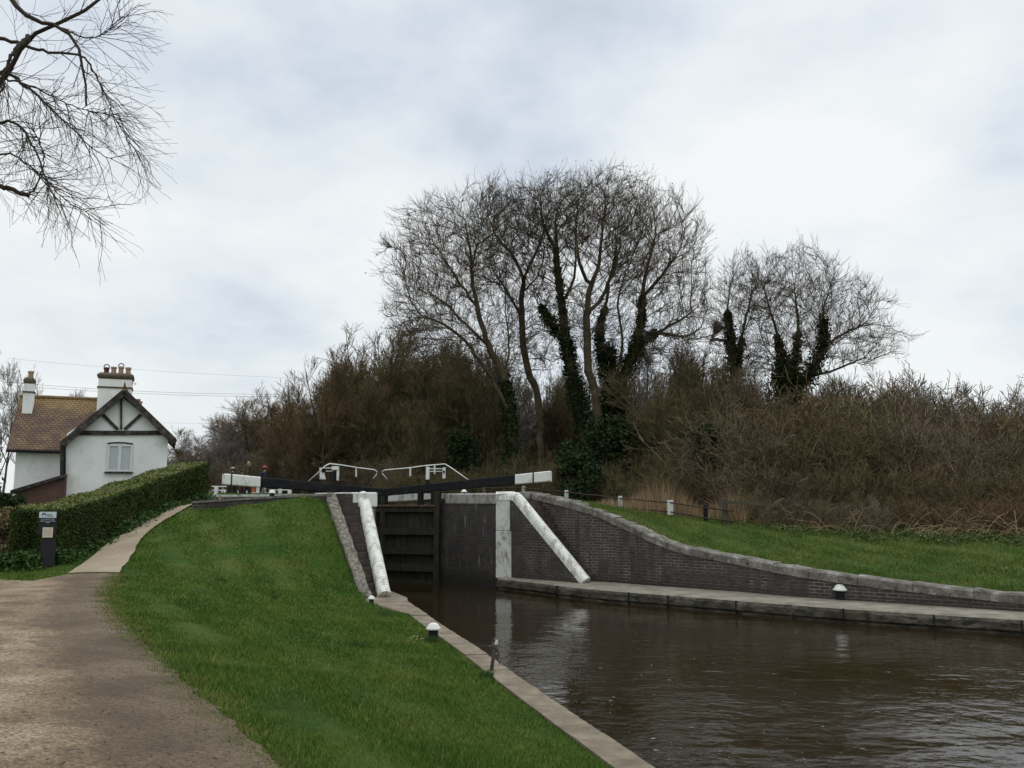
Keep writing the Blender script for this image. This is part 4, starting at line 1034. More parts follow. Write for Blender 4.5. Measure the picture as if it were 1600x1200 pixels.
# downpipe + hopper
mb = MB(); a = W(98, 693, hd - .15); b = W(98, 745, hd - .15); mb.bar(a, b, .20, .12, up=(0, 1, 0)); mb.build('corner_post', M['timber'], e)
mb = MB(); mb.tube([W(104, 692, hd - .2), W(101, 700, hd - .2), W(101, 745, hd - .2)], .045, 8); mb.build('downpipe', M['black'], e)
for px_ in (112.5, 259):
    mb = MB(); q = W(px_, 678, hd - .2); mb.box((q[0], hd - .2, q[2] - .03), (.10, .36, .16)); mb.build('corbel', M['render'], e)
# side wing
wd_ = hd + 1.6; wd2 = wd_ + 4.6
xl, xr = W(24, 720, wd_)[0], W(120, 720, wd_)[0]; zE = W(60, 702, wd_)[2]; zR = W(60, 621, wd_ + 2.3)[2]
mb = MB(); s1 = lambda x: [(x, wd_, Z0), (x, wd2, Z0), (x, wd2, zE), (x, wd_ + 2.3, zR - .2), (x, wd_, zE)]
mb.loft([s1(xl), s1(gl + .9)]); mb.build('wing_wall', M['render'], e)
rf = MB(); x0_ = W(12, 700, wd_)[0]; x1_ = gl + 1.6
for yy in (wd_ - .35, wd2 + .35):
    a = [(x0_, yy, zE - .03), (x1_, yy, zE - .03), (x1_ + 1.2, wd_ + 2.3, zR), (x0_, wd_ + 2.3, zR)]; b = [(p[0], p[1], p[2] - .08) for p in a]
    rf.add(a + b, [(0, 1, 2, 3), (7, 6, 5, 4), (0, 4, 5, 1), (1, 5, 6, 2), (2, 6, 7, 3), (3, 7, 4, 0)])
rf.build('roof', M['tiles'], e)
mb = MB(); q = densify([np.array([x0_, wd_ + 2.3, zR + .02]), np.array([x1_ + 1.1, wd_ + 2.3, zR + .02])], .3); mb.tube([p + (0, 0, random.uniform(-.01, .01)) for p in q], .09, 8); mb.build('ridge_tiles', M['tiles'], e)
mb = MB(); mb.tube([(x0_, wd_ - .38, zE - .10), (x1_ - 1.4, wd_ - .38, zE - .13)], .06, 8); mb.build('gutter', M['black'], e)
# lean-to
a = W(18, 766, hd - .6); b = W(103, 741, hd - .6); mb = MB()
mb.add([(a[0], hd - .9, a[2]), (b[0], hd - .9, b[2]), (b[0], wd_ + .0, b[2] + .02), (a[0], wd_ + .0, a[2] + .02), (a[0], hd - .9, a[2] - .16), (b[0], hd - .9, b[2] - .14), (b[0], wd_, b[2] - .12), (a[0], wd_, a[2] - .12)], [(0, 1, 2, 3), (7, 6, 5, 4), (0, 4, 5, 1), (1, 5, 6, 2), (2, 6, 7, 3), (3, 7, 4, 0)]); mb.build('lean_to_roof', M['timber'], e)
mb = MB(); a2 = W(24, 775, hd - .7); mb.add([(a2[0], hd - .7, Z0), (b[0], hd - .7, Z0), (b[0], hd - .7, b[2] - .16), (a2[0], hd - .7, a[2] - .10), (a2[0], wd_, Z0), (b[0], wd_, Z0), (b[0], wd_, b[2] - .2), (a2[0], wd_, a[2] - .16)], [(0, 1, 2, 3), (0, 4, 5, 1), (1, 5, 6, 2), (3, 2, 6, 7), (0, 3, 7, 4), (4, 7, 6, 5)]); mb.build('lean_to_wall', M['brick_red'], e)
# chimneys
e.rotation_euler = (0, 0, HROT)
def chimney(x0, x1, y0, y1, d, depth, pots, cap_w):
    a = W(x0, y1, d); b = W(x1, y0, d); cx = (a[0] + b[0]) / 2; w_ = b[0] - a[0]; cy = d + depth / 2
    mb = MB(); mb.box((cx, cy, (a[2] + b[2]) / 2 - .2), (w_, depth, b[2] - a[2] + .4)); st = mb.build('chimney', M['render'], e)
    def sub(mb, n, m): o = mb.build(n, m, st); o.location = (0, 0, 0); return o
    zt = b[2]; mb = MB()
    g_ = cap_w
    mb.lathe((0, 0, 0), [(0, 0)], 3) if False else None
    secs = []
    for gx, zz in ((.0, -.02), (g_ * .7, .05), (g_, .12), (g_ * .9, .18), (-.06, .28)):
        secs.append([(cx - w_ / 2 - gx, cy - depth / 2 - gx, zt + zz), (cx + w_ / 2 + gx, cy - depth / 2 - gx, zt + zz), (cx + w_ / 2 + gx, cy + depth / 2 + gx, zt + zz), (cx - w_ / 2 - gx, cy + depth / 2 + gx, zt + zz)])
    mb.loft(secs); sub(mb, 'cap', M['chimney_cap'])
    mb = MB(); mb.box((cx, cy, zt - .40), (w_ + .08, depth + .08, .07)); sub(mb, 'band', M['chimney_cap'])
    for (pxp, top_, mt, hood) in pots:
        q = W(pxp, 600, d); h_ = W(pxp, top_, d)[2]
        mb = MB(); mb.lathe((q[0], cy, 0), [(.11, zt + .22), (.105, h_ - .10), (.13, h_ - .08), (.13, h_), (.08, h_ + .002)], 14); p_ = sub(mb, 'pot', mt)
        if hood:
            mb = MB(); pts_ = [(q[0] + .115 * math.cos(t), cy, h_ + .02 + .13 * math.sin(t)) for t in np.linspace(0, PI, 9)]
            mb.tube(pts_, .025, 6); sub(mb, 'cowl', M['redclay'])
chimney(151.5, 206.5, 593, 632, hd + 1.9, 1.0, [(164, 572, M['redclay'], True), (175.5, 571, M['buff'], False), (187, 570.5, M['buff'], True), (198.5, 572, M['buff'], False)], .07)
chimney(35, 53, 599, 632, hd + 3.0, .5, [(46, 579, M['buff'], False)], .03)

# ------------------------------------------------------------------ leaf scatter helper (quads / tris)
def leaves(points, size, rng, squash=1.0, upright=0.0, tri=True):
    n = len(points); pts = np.asarray(points)
    d = rng.normal(size=(n, 3)); d[:, 2] = d[:, 2] * (1 - upright) + upright; d /= np.linalg.norm(d, axis=1)[:, None]
    r = rng.normal(size=(n, 3)); s_ = np.cross(d, r); s_ /= np.linalg.norm(s_, axis=1)[:, None] + 1e-9
    sz = (size if np.ndim(size) else np.full(n, size)) * rng.uniform(.6, 1.4, n)
    a = pts - s_ * (sz * .36 * squash)[:, None]; b = pts + s_ * (sz * .36 * squash)[:, None]; c = pts + d * sz[:, None]; dd = pts - d * (sz * .35)[:, None]
    V_ = np.stack([dd, b, c, a], 1).reshape(-1, 3); f = np.arange(n * 4).reshape(n, 4)
    return V_, f
# ------------------------------------------------------------------ hedge
rng = np.random.default_rng(5)
hf_b = [P(99, 884, 18.6), P(130, 868, 19.4), P(180, 842, 21.0), P(235, 817, 23.2), P(290, 797, 25.3), P(333, 789, 26.6)]
hf_t = [(97, 796), (130, 790), (160, 776), (200, 757), (262, 735), (333, 723)]
hz = [zat(a, b, q[1]) for (a, b), q in zip(hf_t, hf_b)]
hc = smooth_poly([np.array([q[0], q[1], q[2], z]) for q, z in zip(hf_b, hz)], 2); hc = densify(hc, .25)
hfront = [p[:2] + np.array([-.22, .05]) for p in hc]; hc = [np.array([f[0], f[1], p[2], p[3]]) for f, p in zip(hfront, hc)]; hback = offset_poly(hfront, .86)
e = empty('hedge', hf_b[2], 'long clipped dark green hedge rising beside the path with a paler top', 'hedge')
mb = MB(); secs = []
for p, b_ in zip(hc, hback):
    f_ = p[:2]; nn_ = unit(np.array(b_) - f_); zt = p[3]; zb = gz(f_[0], f_[1]) - .2
    secs.append([(*(f_ + nn_ * .08), zb), (*(f_ + nn_ * .05), zt - .14), (*(f_ + nn_ * .14), zt - .04), (*(b_ - nn_ * .15), zt - .0), (*(b_ - nn_ * .05), zt - .1), (*b_, zb)])
mb.loft(secs); core = mb.build('hedge_core', M['hedge'], e)
def hedge_pts(n, where):
    hcA = np.array(hc); hb = np.array(hback); i = rng.integers(0, len(hc) - 1, n); t = rng.random(n)[:, None]
    f_ = hcA[i, :2] * (1 - t) + hcA[i + 1, :2] * t; b_ = hb[i] * (1 - t) + hb[i + 1] * t; zt = (hcA[i, 3] * (1 - t[:, 0]) + hcA[i + 1, 3] * t[:, 0])
    zb = hcA[i, 2] * (1 - t[:, 0]) + hcA[i + 1, 2] * t[:, 0]
    if where == 'front': 
        u = rng.random(n); w = rng.uniform(.0, .10, n)[:, None] + .05 * np.sin(f_[:, :1] * 3 + 2 * u[:, None]); q = f_ * (1 - w) + b_ * w; z = zb + (zt - .02 - zb) * u
    elif where == 'top':
        w = rng.uniform(.02, 1.0, n)[:, None]; q = f_ * (1 - w) + b_ * w; z = zt + rng.uniform(-.05, .03, n) + .05 * np.sin(q[:, 0] * 4) * np.cos(q[:, 1] * 3)
    return np.c_[q, z]
pf_ = hedge_pts(60000, 'front'); pk = hedge_pts(30000, 'top')
# near end face
n = 14000; w = rng.uniform(-.02, 1.04, n)[:, None]; a_ = np.array(hfront[0]); b_ = np.array(hback[0]); q = a_ * (1 - w) + b_ * w; end_dir = unit(np.array(hfront[0]) - np.array(hfront[2]))
q = q + end_dir * (rng.uniform(.0, .18, n) + .08 * np.sin(w[:, 0] * 9))[:, None]; z = hc[0][2] + (hc[0][3] - hc[0][2]) * rng.random(n)
pe = np.c_[q, z]
b_ = np.array(hback[-1]); a_ = np.array(hfront[-1]); n = 3000; w = rng.random(n)[:, None]; q = a_ * (1 - w) + b_ * w + unit(a_ - np.array(hfront[-3])) * rng.uniform(0, .1, n)[:, None]; pe2 = np.c_[q, hc[-1][2] + (hc[-1][3] - hc[-1][2]) * rng.random(n)]
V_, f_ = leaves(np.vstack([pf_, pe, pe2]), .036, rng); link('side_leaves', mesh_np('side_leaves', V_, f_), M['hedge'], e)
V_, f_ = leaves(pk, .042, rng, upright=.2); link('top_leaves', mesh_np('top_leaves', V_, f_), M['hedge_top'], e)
# a few whippy shoots above the hedge top
# weeds along the hedge foot
n = 9000; i = rng.integers(0, len(hc) - 1, n); hcA = np.array(hc); base = hcA[i, :2]; nn_ = -np.array([unit(np.array(hback[j]) - hcA[j, :2]) for j in range(len(hc))])[i]
off = np.abs(rng.normal(0, .15, n)); clump = .5 + .5 * np.sin(i * .9) * np.sin(i * .37 + 1)
q = base + nn_ * off[:, None] + rng.uniform(-.15, .15, (n, 2)); z = ground_z(q[:, 0], q[:, 1]) + rng.random(n) * (.30 * clump + .05) * np.exp(-off * 2)
ne = 2500; w = rng.uniform(-.1, 1.3, ne)[:, None]; q2 = np.array(hfront[0]) * (1 - w) + np.array(hback[0]) * w + end_dir * np.abs(rng.normal(0, .28, ne))[:, None]; z2 = ground_z(q2[:, 0], q2[:, 1]) + rng.random(ne) * .38
V_, f_ = leaves(np.vstack([np.c_[q, z], np.c_[q2, z2]]), .055, rng, upright=.4); o = link('weeds', mesh_np('weeds', V_, f_), M['weed']); tag(o, 'leafy weeds growing along the foot of the hedge', 'weeds', kind='stuff')

# ------------------------------------------------------------------ sign board
sd = 17.85
e = empty('notice_sign', P(75, 874, sd), 'black notice board with white logo panel and pinned paper before the hedge end', 'sign')
pbox(e, 60.5, 799, 89.5, 836, sd, .05, M['signblack'], 'board', .005)
pbox(e, 64, 836, 87, 868, sd + .02, .05, M['signblack'], 'lower_panel', .0)
pbox(e, 67, 868, 84, 884, sd + .02, .05, M['signblack'], 'post', 0)
hp = pbox(e, 61.3, 799.8, 88.3, 809, sd - .035, .015, M['signwhite'], 'header_panel', .0)
# arch and drop logo
mb = MB(); pts_ = []
for t in np.linspace(PI * .95, PI * .02, 12): q = P(68.6 + 3.1 * math.cos(t), 805.8 - 3.6 * math.sin(t), sd - .047); pts_.append(q)
mb.tube(pts_, [.005 + .010 * math.sin(PI * i / 11) for i in range(12)], 6); lg = mb.build('logo', M['ink'], hp); lg.location = (0, 0, 0)
mb = MB()
def dashes(mb, x0, x1, y, h, d, seed):
    r = random.Random(seed); x = x0
    while x < x1 - .3:
        w = r.uniform(.35, .9); w = min(w, x1 - x); a = P(x, y, d); b = P(x + w, y - h * r.uniform(.7, 1.1), d); mb.box(((a[0] + b[0]) / 2, d, (a[2] + b[2]) / 2), (b[0] - a[0], .004, b[2] - a[2])); x += w + r.choice((.18, .18, .6))
dashes(mb, 73.5, 81, 804.5, 1.1, sd - .046, 1); dashes(mb, 73.5, 83, 806.8, 1.1, sd - .046, 2); q = mb.build('logo_lettering', M['ink'], hp); q.location = (0, 0, 0)
mb = MB(); dashes(mb, 64, 85.5, 811.8, 1.3, sd - .03, 3); dashes(mb, 63, 86, 814.8, 1.3, sd - .03, 4); dashes(mb, 71.5, 77.5, 817.2, 1.2, sd - .03, 5); mb.build('lettering', M['inkpale'], e)
pp_ = pbox(e, 66, 824, 83.2, 839.8, sd - .04, .006, M['paper'], 'paper_notice', 0)
mb = MB()
for k in range(7): dashes(mb, 68, 81, 827 + k * 1.6, .5, sd - .0455, 10 + k)
q = mb.build('print', M['inkpale'], pp_); q.location = (0, 0, 0)

# ------------------------------------------------------------------ tubes for trees
def tubes(polys, radii, sides=3):
    """polys (N,K,3), radii (N,K)"""
    polys = np.asarray(polys, float); radii = np.asarray(radii, float); Nn, K, _ = polys.shape
    tg = np.gradient(polys, axis=1); tg /= np.linalg.norm(tg, axis=2)[..., None] + 1e-9
    ref = np.zeros_like(tg); mt = tg.mean(1); steep = np.abs(mt[:, 2]) > .8; ref[~steep, :, 2] = 1; ref[steep, :, 0] = .94; ref[steep, :, 1] = .34
    a = np.cross(tg, ref); a /= np.linalg.norm(a, axis=2)[..., None] + 1e-9; b = np.cross(a, tg)
    ang = np.arange(sides) * 2 * PI / sides
    V_ = polys[:, :, None] + radii[:, :, None, None] * (a[:, :, None] * np.cos(ang)[None, None, :, None] + b[:, :, None] * np.sin(ang)[None, None, :, None])
    idx = np.arange(Nn * K * sides).reshape(Nn, K, sides)
    j2 = np.roll(np.arange(sides), -1)
    f = np.stack([idx[:, :-1, :], idx[:, :-1][:, :, j2], idx[:, 1:][:, :, j2], idx[:, 1:, :]], -1).reshape(-1, 4)
    return V_.reshape(-1, 3), f
def merge(parts):
    vs, fs, o = [], [], 0
    for v, f in parts: vs.append(v); fs.append(f + o); o += len(v)
    return np.vstack(vs), np.vstack(fs)
def spawn(pp, pr, n_per, t0, t1, length, ang, K, up, rng, wig=.12, rscale=.6, tip=.25, taper_len=.5):
    Nn, Kp, _ = pp.shape; n = Nn * n_per; pi = np.repeat(np.arange(Nn), n_per)
    t = rng.uniform(t0, t1, n); x = t * (Kp - 1); i = np.clip(x.astype(int), 0, Kp - 2); f = (x - i)[:, None]
    p = pp[pi, i] * (1 - f) + pp[pi, i + 1] * f; tg = pp[pi, i + 1] - pp[pi, i]; tg /= np.linalg.norm(tg, axis=1)[:, None] + 1e-9
    r0 = (pr[pi, i] * (1 - f[:, 0]) + pr[pi, i + 1] * f[:, 0]) * rscale
    rnd = rng.normal(size=(n, 3)); sd_ = rnd - (rnd * tg).sum(1)[:, None] * tg; sd_ /= np.linalg.norm(sd_, axis=1)[:, None] + 1e-9
    a = ang * rng.uniform(.65, 1.35, n)[:, None]; d = tg * np.cos(a) + sd_ * np.sin(a)
    L = length * rng.uniform(.55, 1.3, n) * (1 - taper_len * (t - t0) / (t1 - t0 + 1e-6))
    pts = [p]; cur = p
    for k in range(K - 1):
        d = d + np.array([0, 0, 1.]) * up + rng.normal(size=(n, 3)) * wig; d /= np.linalg.norm(d, axis=1)[:, None]
        cur = cur + d * (L / (K - 1))[:, None]; pts.append(cur)
    rad = r0[:, None] * np.linspace(1, tip, K)[None]
    return np.stack(pts, 1), rad

def colonize(limbs, attr, step=.38, kill=.6, infl=4.0, iters=120, rng=None, org=None):
    P_ = []; PA = []
    for li, pts in enumerate(limbs):
        pts = densify3(pts, step)
        start = 0; last = -1
        if P_ :
            d = np.linalg.norm(np.array(P_) - pts[0], axis=1); last = int(np.argmin(d)); start = 1
        for q in pts[start:]:
            P_.append(q); PA.append(last); last = len(P_) - 1
    nl_ = len(P_)
    P_ = np.array(P_); PA = list(PA); A = attr.copy()
    near = np.full(len(A), 1e9); ni = np.zeros(len(A), int)
    def upd(new, base):
        if len(new) == 0: return
        d = np.linalg.norm(A[:, None] - new[None], axis=2); j = d.argmin(1); dm = d[np.arange(len(A)), j]; m_ = dm < near; near[m_] = dm[m_]; ni[m_] = base + j[m_]
    upd(P_, 0); dead = set()
    for it in range(iters):
        m_ = near < infl
        if not m_.any(): break
        dirs = A[m_] - P_[ni[m_]]; dirs /= np.linalg.norm(dirs, axis=1)[:, None] + 1e-9
        S_ = np.zeros((len(P_), 3)); np.add.at(S_, ni[m_], dirs); u = np.unique(ni[m_])
        S_[u] /= np.linalg.norm(S_[u], axis=1)[:, None] + 1e-9; PAa = np.array(PA); pd_ = P_[u] - P_[np.maximum(PAa[u], 0)]; pd_ /= np.linalg.norm(pd_, axis=1)[:, None] + 1e-9
        rad_ = P_[u] - org; rad_ /= np.linalg.norm(rad_, axis=1)[:, None] + 1e-9
        dv = S_[u] * .8 + rad_ * .55 + pd_ * .35 + rng.normal(size=(len(u), 3)) * .16; dv[:, 2] += .06; dv /= np.linalg.norm(dv, axis=1)[:, None] + 1e-9
        new = P_[u] + dv * step
        base = len(P_); P_ = np.vstack([P_, new]); PA += list(u)
        upd(new, base)
        keep = near > kill; A = A[keep]; near = near[keep]; ni = ni[keep]
        if len(A) == 0: break
    return P_, np.array(PA), nl_
def densify3(pts, step):
    pts = catmull(pts, 6); out = [pts[0]]; acc = 0
    for a, b in zip(pts, pts[1:]):
        L = np.linalg.norm(b - a); acc += L
        if acc >= step * .9: out.append(b); acc = 0
    return out

def big_tree(name, label, base_px, base_d, limbs_px, crowns, n_attr, r_trunk, seed, ivy_paths=(), twig_len=.72, keys=True, matb='bark', n_tw=2, dscatter=.16):
    rng = np.random.default_rng(seed); base = P(*base_px, base_d)
    base[2] = gz(base[0], base[1])
    e = empty(name, base, label, 'tree')
    limbs = []
    for L in limbs_px:
        pts = []
        for j, q in enumerate(L): pts.append(P(q[0], q[1], base_d + (q[2] if len(q) > 2 else 0)))
        limbs.append(pts)
    limbs[0] = [base - (0, 0, .3)] + limbs[0]
    at = []
    twc = matb
    for (cx, cy, rx_, ry_, dd, rd, wgt) in crowns:
        n = int(n_attr * wgt * 2.5); c = P(cx, cy, base_d + dd); sx = base_d / F
        v = rng.normal(size=(n, 3)); v /= np.linalg.norm(v, axis=1)[:, None]; rr = rng.random(n) ** .45 * rng.uniform(.9, 1.04, n)
        v *= rr[:, None]; at.append(c + v * np.array([rx_ * sx, rd, ry_ * sx]))
    A = np.vstack(at)
    Pn, PA, nl_ = colonize(limbs, A, step=.30, kill=.42, infl=3.2, iters=120, rng=rng, org=base * .45 + A.mean(0) * .55)
    Pn[nl_ // 8:] += rng.normal(0, .022, (len(Pn) - nl_ // 8, 3)); n = len(Pn); tips = np.zeros(n); ch = np.bincount(PA[PA >= 0], minlength=n); tips[ch == 0] = 1
    for i in range(n - 1, -1, -1):
        if PA[i] >= 0: tips[PA[i]] += tips[i]
    rad = r_trunk * .66 * (tips / tips.max()) ** .56; rad = np.maximum(rad, .0085)
    i = np.where(PA >= 0)[0]; a = Pn[PA[i]]; b = Pn[i]; ra = np.minimum(rad[PA[i]], rad[i] * 1.25); rb = rad[i]
    thick = ra > .045
    pr = []
    for m_, s_ in ((thick, 8), (~thick, 4)):
        if m_.any():
            ex = (b - a) * .12; pl = np.stack([a - ex * .5, b + ex * .5], 1)[m_]; pr.append(tubes(pl, np.stack([ra, rb], 1)[m_], s_))
    V_, f_ = merge(pr); link('trunk', mesh_np('trunk', V_, f_, smooth=True), M[matb], e)
    # twigs
    src = np.where((rad < .024) & (PA >= 0))[0]
    pl = np.stack([Pn[PA[src]], Pn[src]], 1); rr = np.full((len(src), 2), .0085)
    T1, R1 = spawn(pl, rr, n_tw, 0, 1, twig_len, .66, 4, .20, rng, wig=.13, rscale=.95, tip=.45, taper_len=0)
    T2, R2 = spawn(T1, R1, 2, .15, .95, twig_len * .55, .55, 3, .24, rng, wig=.12, rscale=.85, tip=.6, taper_len=.3)
    tip_src = np.where((ch == 0))[0]
    V_, f_ = merge([tubes(T1, R1, 3), tubes(T2, R2, 3)])
    link('twigs', mesh_np('twigs', V_, f_), M['twig'], e)
    if keys:
        k = rng.choice(len(T2), int(len(T2) * .035), replace=False); pts_ = T2[k, -1]; V_, f_ = leaves(pts_ - (0, 0, .03), .10, rng, squash=.5); tag(link('seed_clusters', mesh_np('seed_clusters', V_, f_), M['bark_dark'], e), None, None, None, 'stuff')
    iv = []
    for (pth, r0, r1, cnt) in ivy_paths:
        pts = catmull([P(q[0], q[1], base_d + (q[2] if len(q) > 2 else 0)) for q in pth], 10); pts = np.array(pts)
        t = rng.random(cnt) ; x = t * (len(pts) - 1); ii_ = np.clip(x.astype(int), 0, len(pts) - 2); ff = (x - ii_)[:, None]
        c = pts[ii_] * (1 - ff) + pts[ii_ + 1] * ff; R_ = (r0 + (r1 - r0) * t) * (.75 + .35 * np.sin(x * 1.7 + seed) + .2 * np.sin(x * 4.1)); v = rng.normal(size=(cnt, 3)); v /= np.linalg.norm(v, axis=1)[:, None]
        iv.append(c + v * (R_ * rng.random(cnt) ** .35)[:, None] * np.array([1, 1, 1.3]))
    if iv:
        V_, f_ = leaves(np.vstack(iv), .11, rng); link('ivy', mesh_np('ivy', V_, f_), M['ivy'], e)
    return e

big_tree('ash_tree', 'ash tree leaning left at the left of the large crown group, fine seed-hung twigs', (800, 760), 39,
    [[(800, 735), (798, 650), (787, 590), (764, 540), (746, 480), (737, 430), (748, 370)], [(798, 650, 0), (768, 592, -.6), (732, 540, -1), (700, 510, -1.4), (655, 492, -1.6)], [(746, 480, 0), (716, 440, .8), (692, 402, 1.2), (672, 372, 1.5)], [(787, 590, 0), (796, 545, 1.2), (790, 495, 1.6)], [(737, 430, 0), (735, 390, -1), (725, 345, -1.4)], [(764, 540, 0), (720, 500, 1), (690, 470, 1.5), (650, 450, 1.8)]],
    [(690, 420, 84, 112, 0, 3.4, 1.0), (655, 500, 52, 60, 0, 2.6, .32), (760, 370, 62, 78, 0, 2.8, .42), (640, 430, 34, 55, 0, 2, .15), (785, 470, 40, 60, 1, 2, .10), (700, 540, 85, 55, -.5, 3, .20), (790, 560, 60, 60, 1, 2.4, .08)], 1500, .30, 1,
    ivy_paths=[([(800, 745), (798, 690), (796, 640), (790, 600)], .55, .35, 5000)])
big_tree('ash_tree', 'slender ash with a bare sinuous trunk standing just left of the ivy clad one', (845, 770), 41,
    [[(846, 740), (843, 660), (838, 610), (824, 580), (816, 520), (815, 460), (818, 440), (802, 400), (778, 372), (762, 335)], [(818, 440, 0), (832, 405, -.8), (850, 362, -1.1), (862, 320, -1.2)], [(816, 500, 0), (795, 460, 1), (770, 420, 1.5)], [(815, 460, 0), (840, 430, 1), (850, 400, 1.4)]],
    [(800, 360, 78, 76, 0, 3.0, 1.0), (770, 410, 50, 60, 0, 2.6, .3), (830, 500, 50, 90, .5, 2.5, .16)], 1050, .26, 2)
big_tree('ivy_clad_tree', 'tall ivy wrapped tree leaning left in the middle of the large crown group', (915, 760), 40,
    [[(914, 730), (908, 650), (897, 600), (886, 540), (880, 490), (872, 430), (868, 390), (870, 330)], [(886, 540, 0), (862, 505, -.5), (845, 480, -.8), (832, 455, -1)], [(880, 470, 0), (895, 440, .8), (900, 400, 1)], [(868, 390, 0), (850, 350, -.5), (845, 310, -.8)]],
    [(865, 345, 72, 70, 0, 2.8, 1.0), (850, 420, 50, 55, 0, 2.4, .25), (870, 500, 45, 90, .6, 2.5, .12)], 900, .34, 3,
    ivy_paths=[([(914, 740), (908, 650), (897, 600), (886, 540)], .62, .42, 7500), ([(886, 540), (880, 490), (872, 430), (868, 390)], .38, .12, 3000), ([(886, 540), (862, 505, -.5), (845, 480, -.8)], .42, .2, 2000)])
big_tree('ash_tree', 'upright ash with forked pale limbs between the two ivy clad trees', (935, 760), 38.5,
    [[(938, 740), (936, 660), (928, 610), (919, 575), (917, 530), (916, 490), (922, 448), (934, 420), (940, 370), (946, 310)], [(916, 490, 0), (904, 462, -.7), (888, 432, -1)], [(922, 448, 0), (905, 410, -.8), (900, 360, -1), (905, 310, -1.2)], [(916, 490, 0), (940, 465, .8), (958, 420, 1.2), (972, 380, 1.5)]],
    [(935, 345, 88, 74, 0, 3.2, 1.0), (965, 410, 52, 60, 0, 2.6, .28), (930, 500, 50, 70, .6, 2.5, .12)], 1150, .28, 4)
big_tree('ivy_clad_tree', 'forked tree thickest with ivy, right of the large crown group', (968, 760), 40,
    [[(966, 740), (963, 670), (960, 615), (942, 565), (936, 520), (946, 480), (952, 440), (962, 400)], [(960, 615, 0), (984, 565, 0), (999, 520, .4), (1003, 465, .6), (1010, 420, .8), (1028, 360, 1)], [(984, 565, 0), (1010, 532, -.5), (1032, 518, -.8), (1062, 500, -1), (1092, 478, -1.2)], [(960, 600, 0), (972, 540, -1), (966, 480, -1.3), (975, 430, -1.5)], [(1003, 465, .6), (1035, 430, .2), (1060, 395, 0)], [(1032, 518, -.8), (1070, 525, -.5), (1095, 512, 0)]],
    [(1025, 400, 84, 102, 0, 3.4, 1.0), (1068, 455, 48, 62, 0, 2.6, .34), (985, 340, 55, 55, 0, 2.5, .3), (1040, 530, 75, 50, -.5, 3, .18)], 1450, .36, 5,
    ivy_paths=[([(966, 745), (963, 670), (960, 615)], 1.15, .8, 13000), ([(960, 615), (942, 565), (936, 520), (946, 480)], .5, .15, 4200), ([(960, 615), (984, 565), (999, 520, .4), (1003, 465, .6)], .6, .2, 5500), ([(984, 565), (1010, 532, -.5), (1025, 520, -.7)], .35, .15, 1500), ([(950, 580), (952, 550)], .55, .4, 2500)])
big_tree('ivy_clad_tree', 'narrow ivy wrapped tree standing just right of the large crown group', (1152, 700), 44,
    [[(1152, 690), (1150, 620), (1146, 570), (1140, 520), (1136, 480), (1146, 430)], [(1146, 570, 0), (1160, 520, 0), (1172, 470, 0), (1175, 430, 0)]],
    [(1158, 470, 42, 78, 0, 2.2, 1), (1160, 560, 42, 45, 0, 2, .2), (1128, 500, 30, 70, .5, 2, .3)], 680, .24, 6, ivy_paths=[([(1152, 700), (1150, 640), (1146, 570), (1140, 520), (1137, 490)], .8, .2, 6500), ([(1150, 590), (1160, 530)], .35, .15, 1400)], keys=False)
big_tree('ivy_clad_tree', 'broad spreading ivy clad tree low on the right above the brown thicket', (1235, 700), 43,
    [[(1235, 680), (1232, 620), (1225, 570), (1215, 525), (1205, 490), (1190, 440)], [(1232, 620, 0), (1240, 570, .6), (1248, 520, .8), (1242, 460, 1), (1240, 430, 1)], [(1232, 620, 0), (1262, 590, -.4), (1284, 545, -.6), (1286, 490, -.7), (1300, 440, -.8)], [(1284, 545, -.6), (1320, 520, -.5), (1355, 505, -.4)], [(1262, 590, -.4), (1310, 575, .3), (1350, 560, .8)], [(1225, 570, 0), (1198, 545, -.8), (1185, 510, -1)]],
    [(1245, 470, 78, 82, 0, 3.2, 1.0), (1318, 500, 62, 58, 0, 2.8, .5), (1195, 470, 45, 70, 0, 2.5, .25), (1350, 545, 55, 32, 0, 2.4, .22), (1240, 560, 90, 40, .5, 2.6, .25)], 1150, .32, 7,
    ivy_paths=[([(1235, 700), (1232, 620), (1225, 580)], 1.1, .8, 9000), ([(1225, 580), (1215, 525)], .5, .2, 1600), ([(1232, 620), (1262, 590, -.4), (1284, 545, -.6), (1286, 500, -.7)], .7, .3, 5000), ([(1238, 590, .4), (1248, 520, .8)], .45, .2, 2200)], keys=False)
print('big trees done')

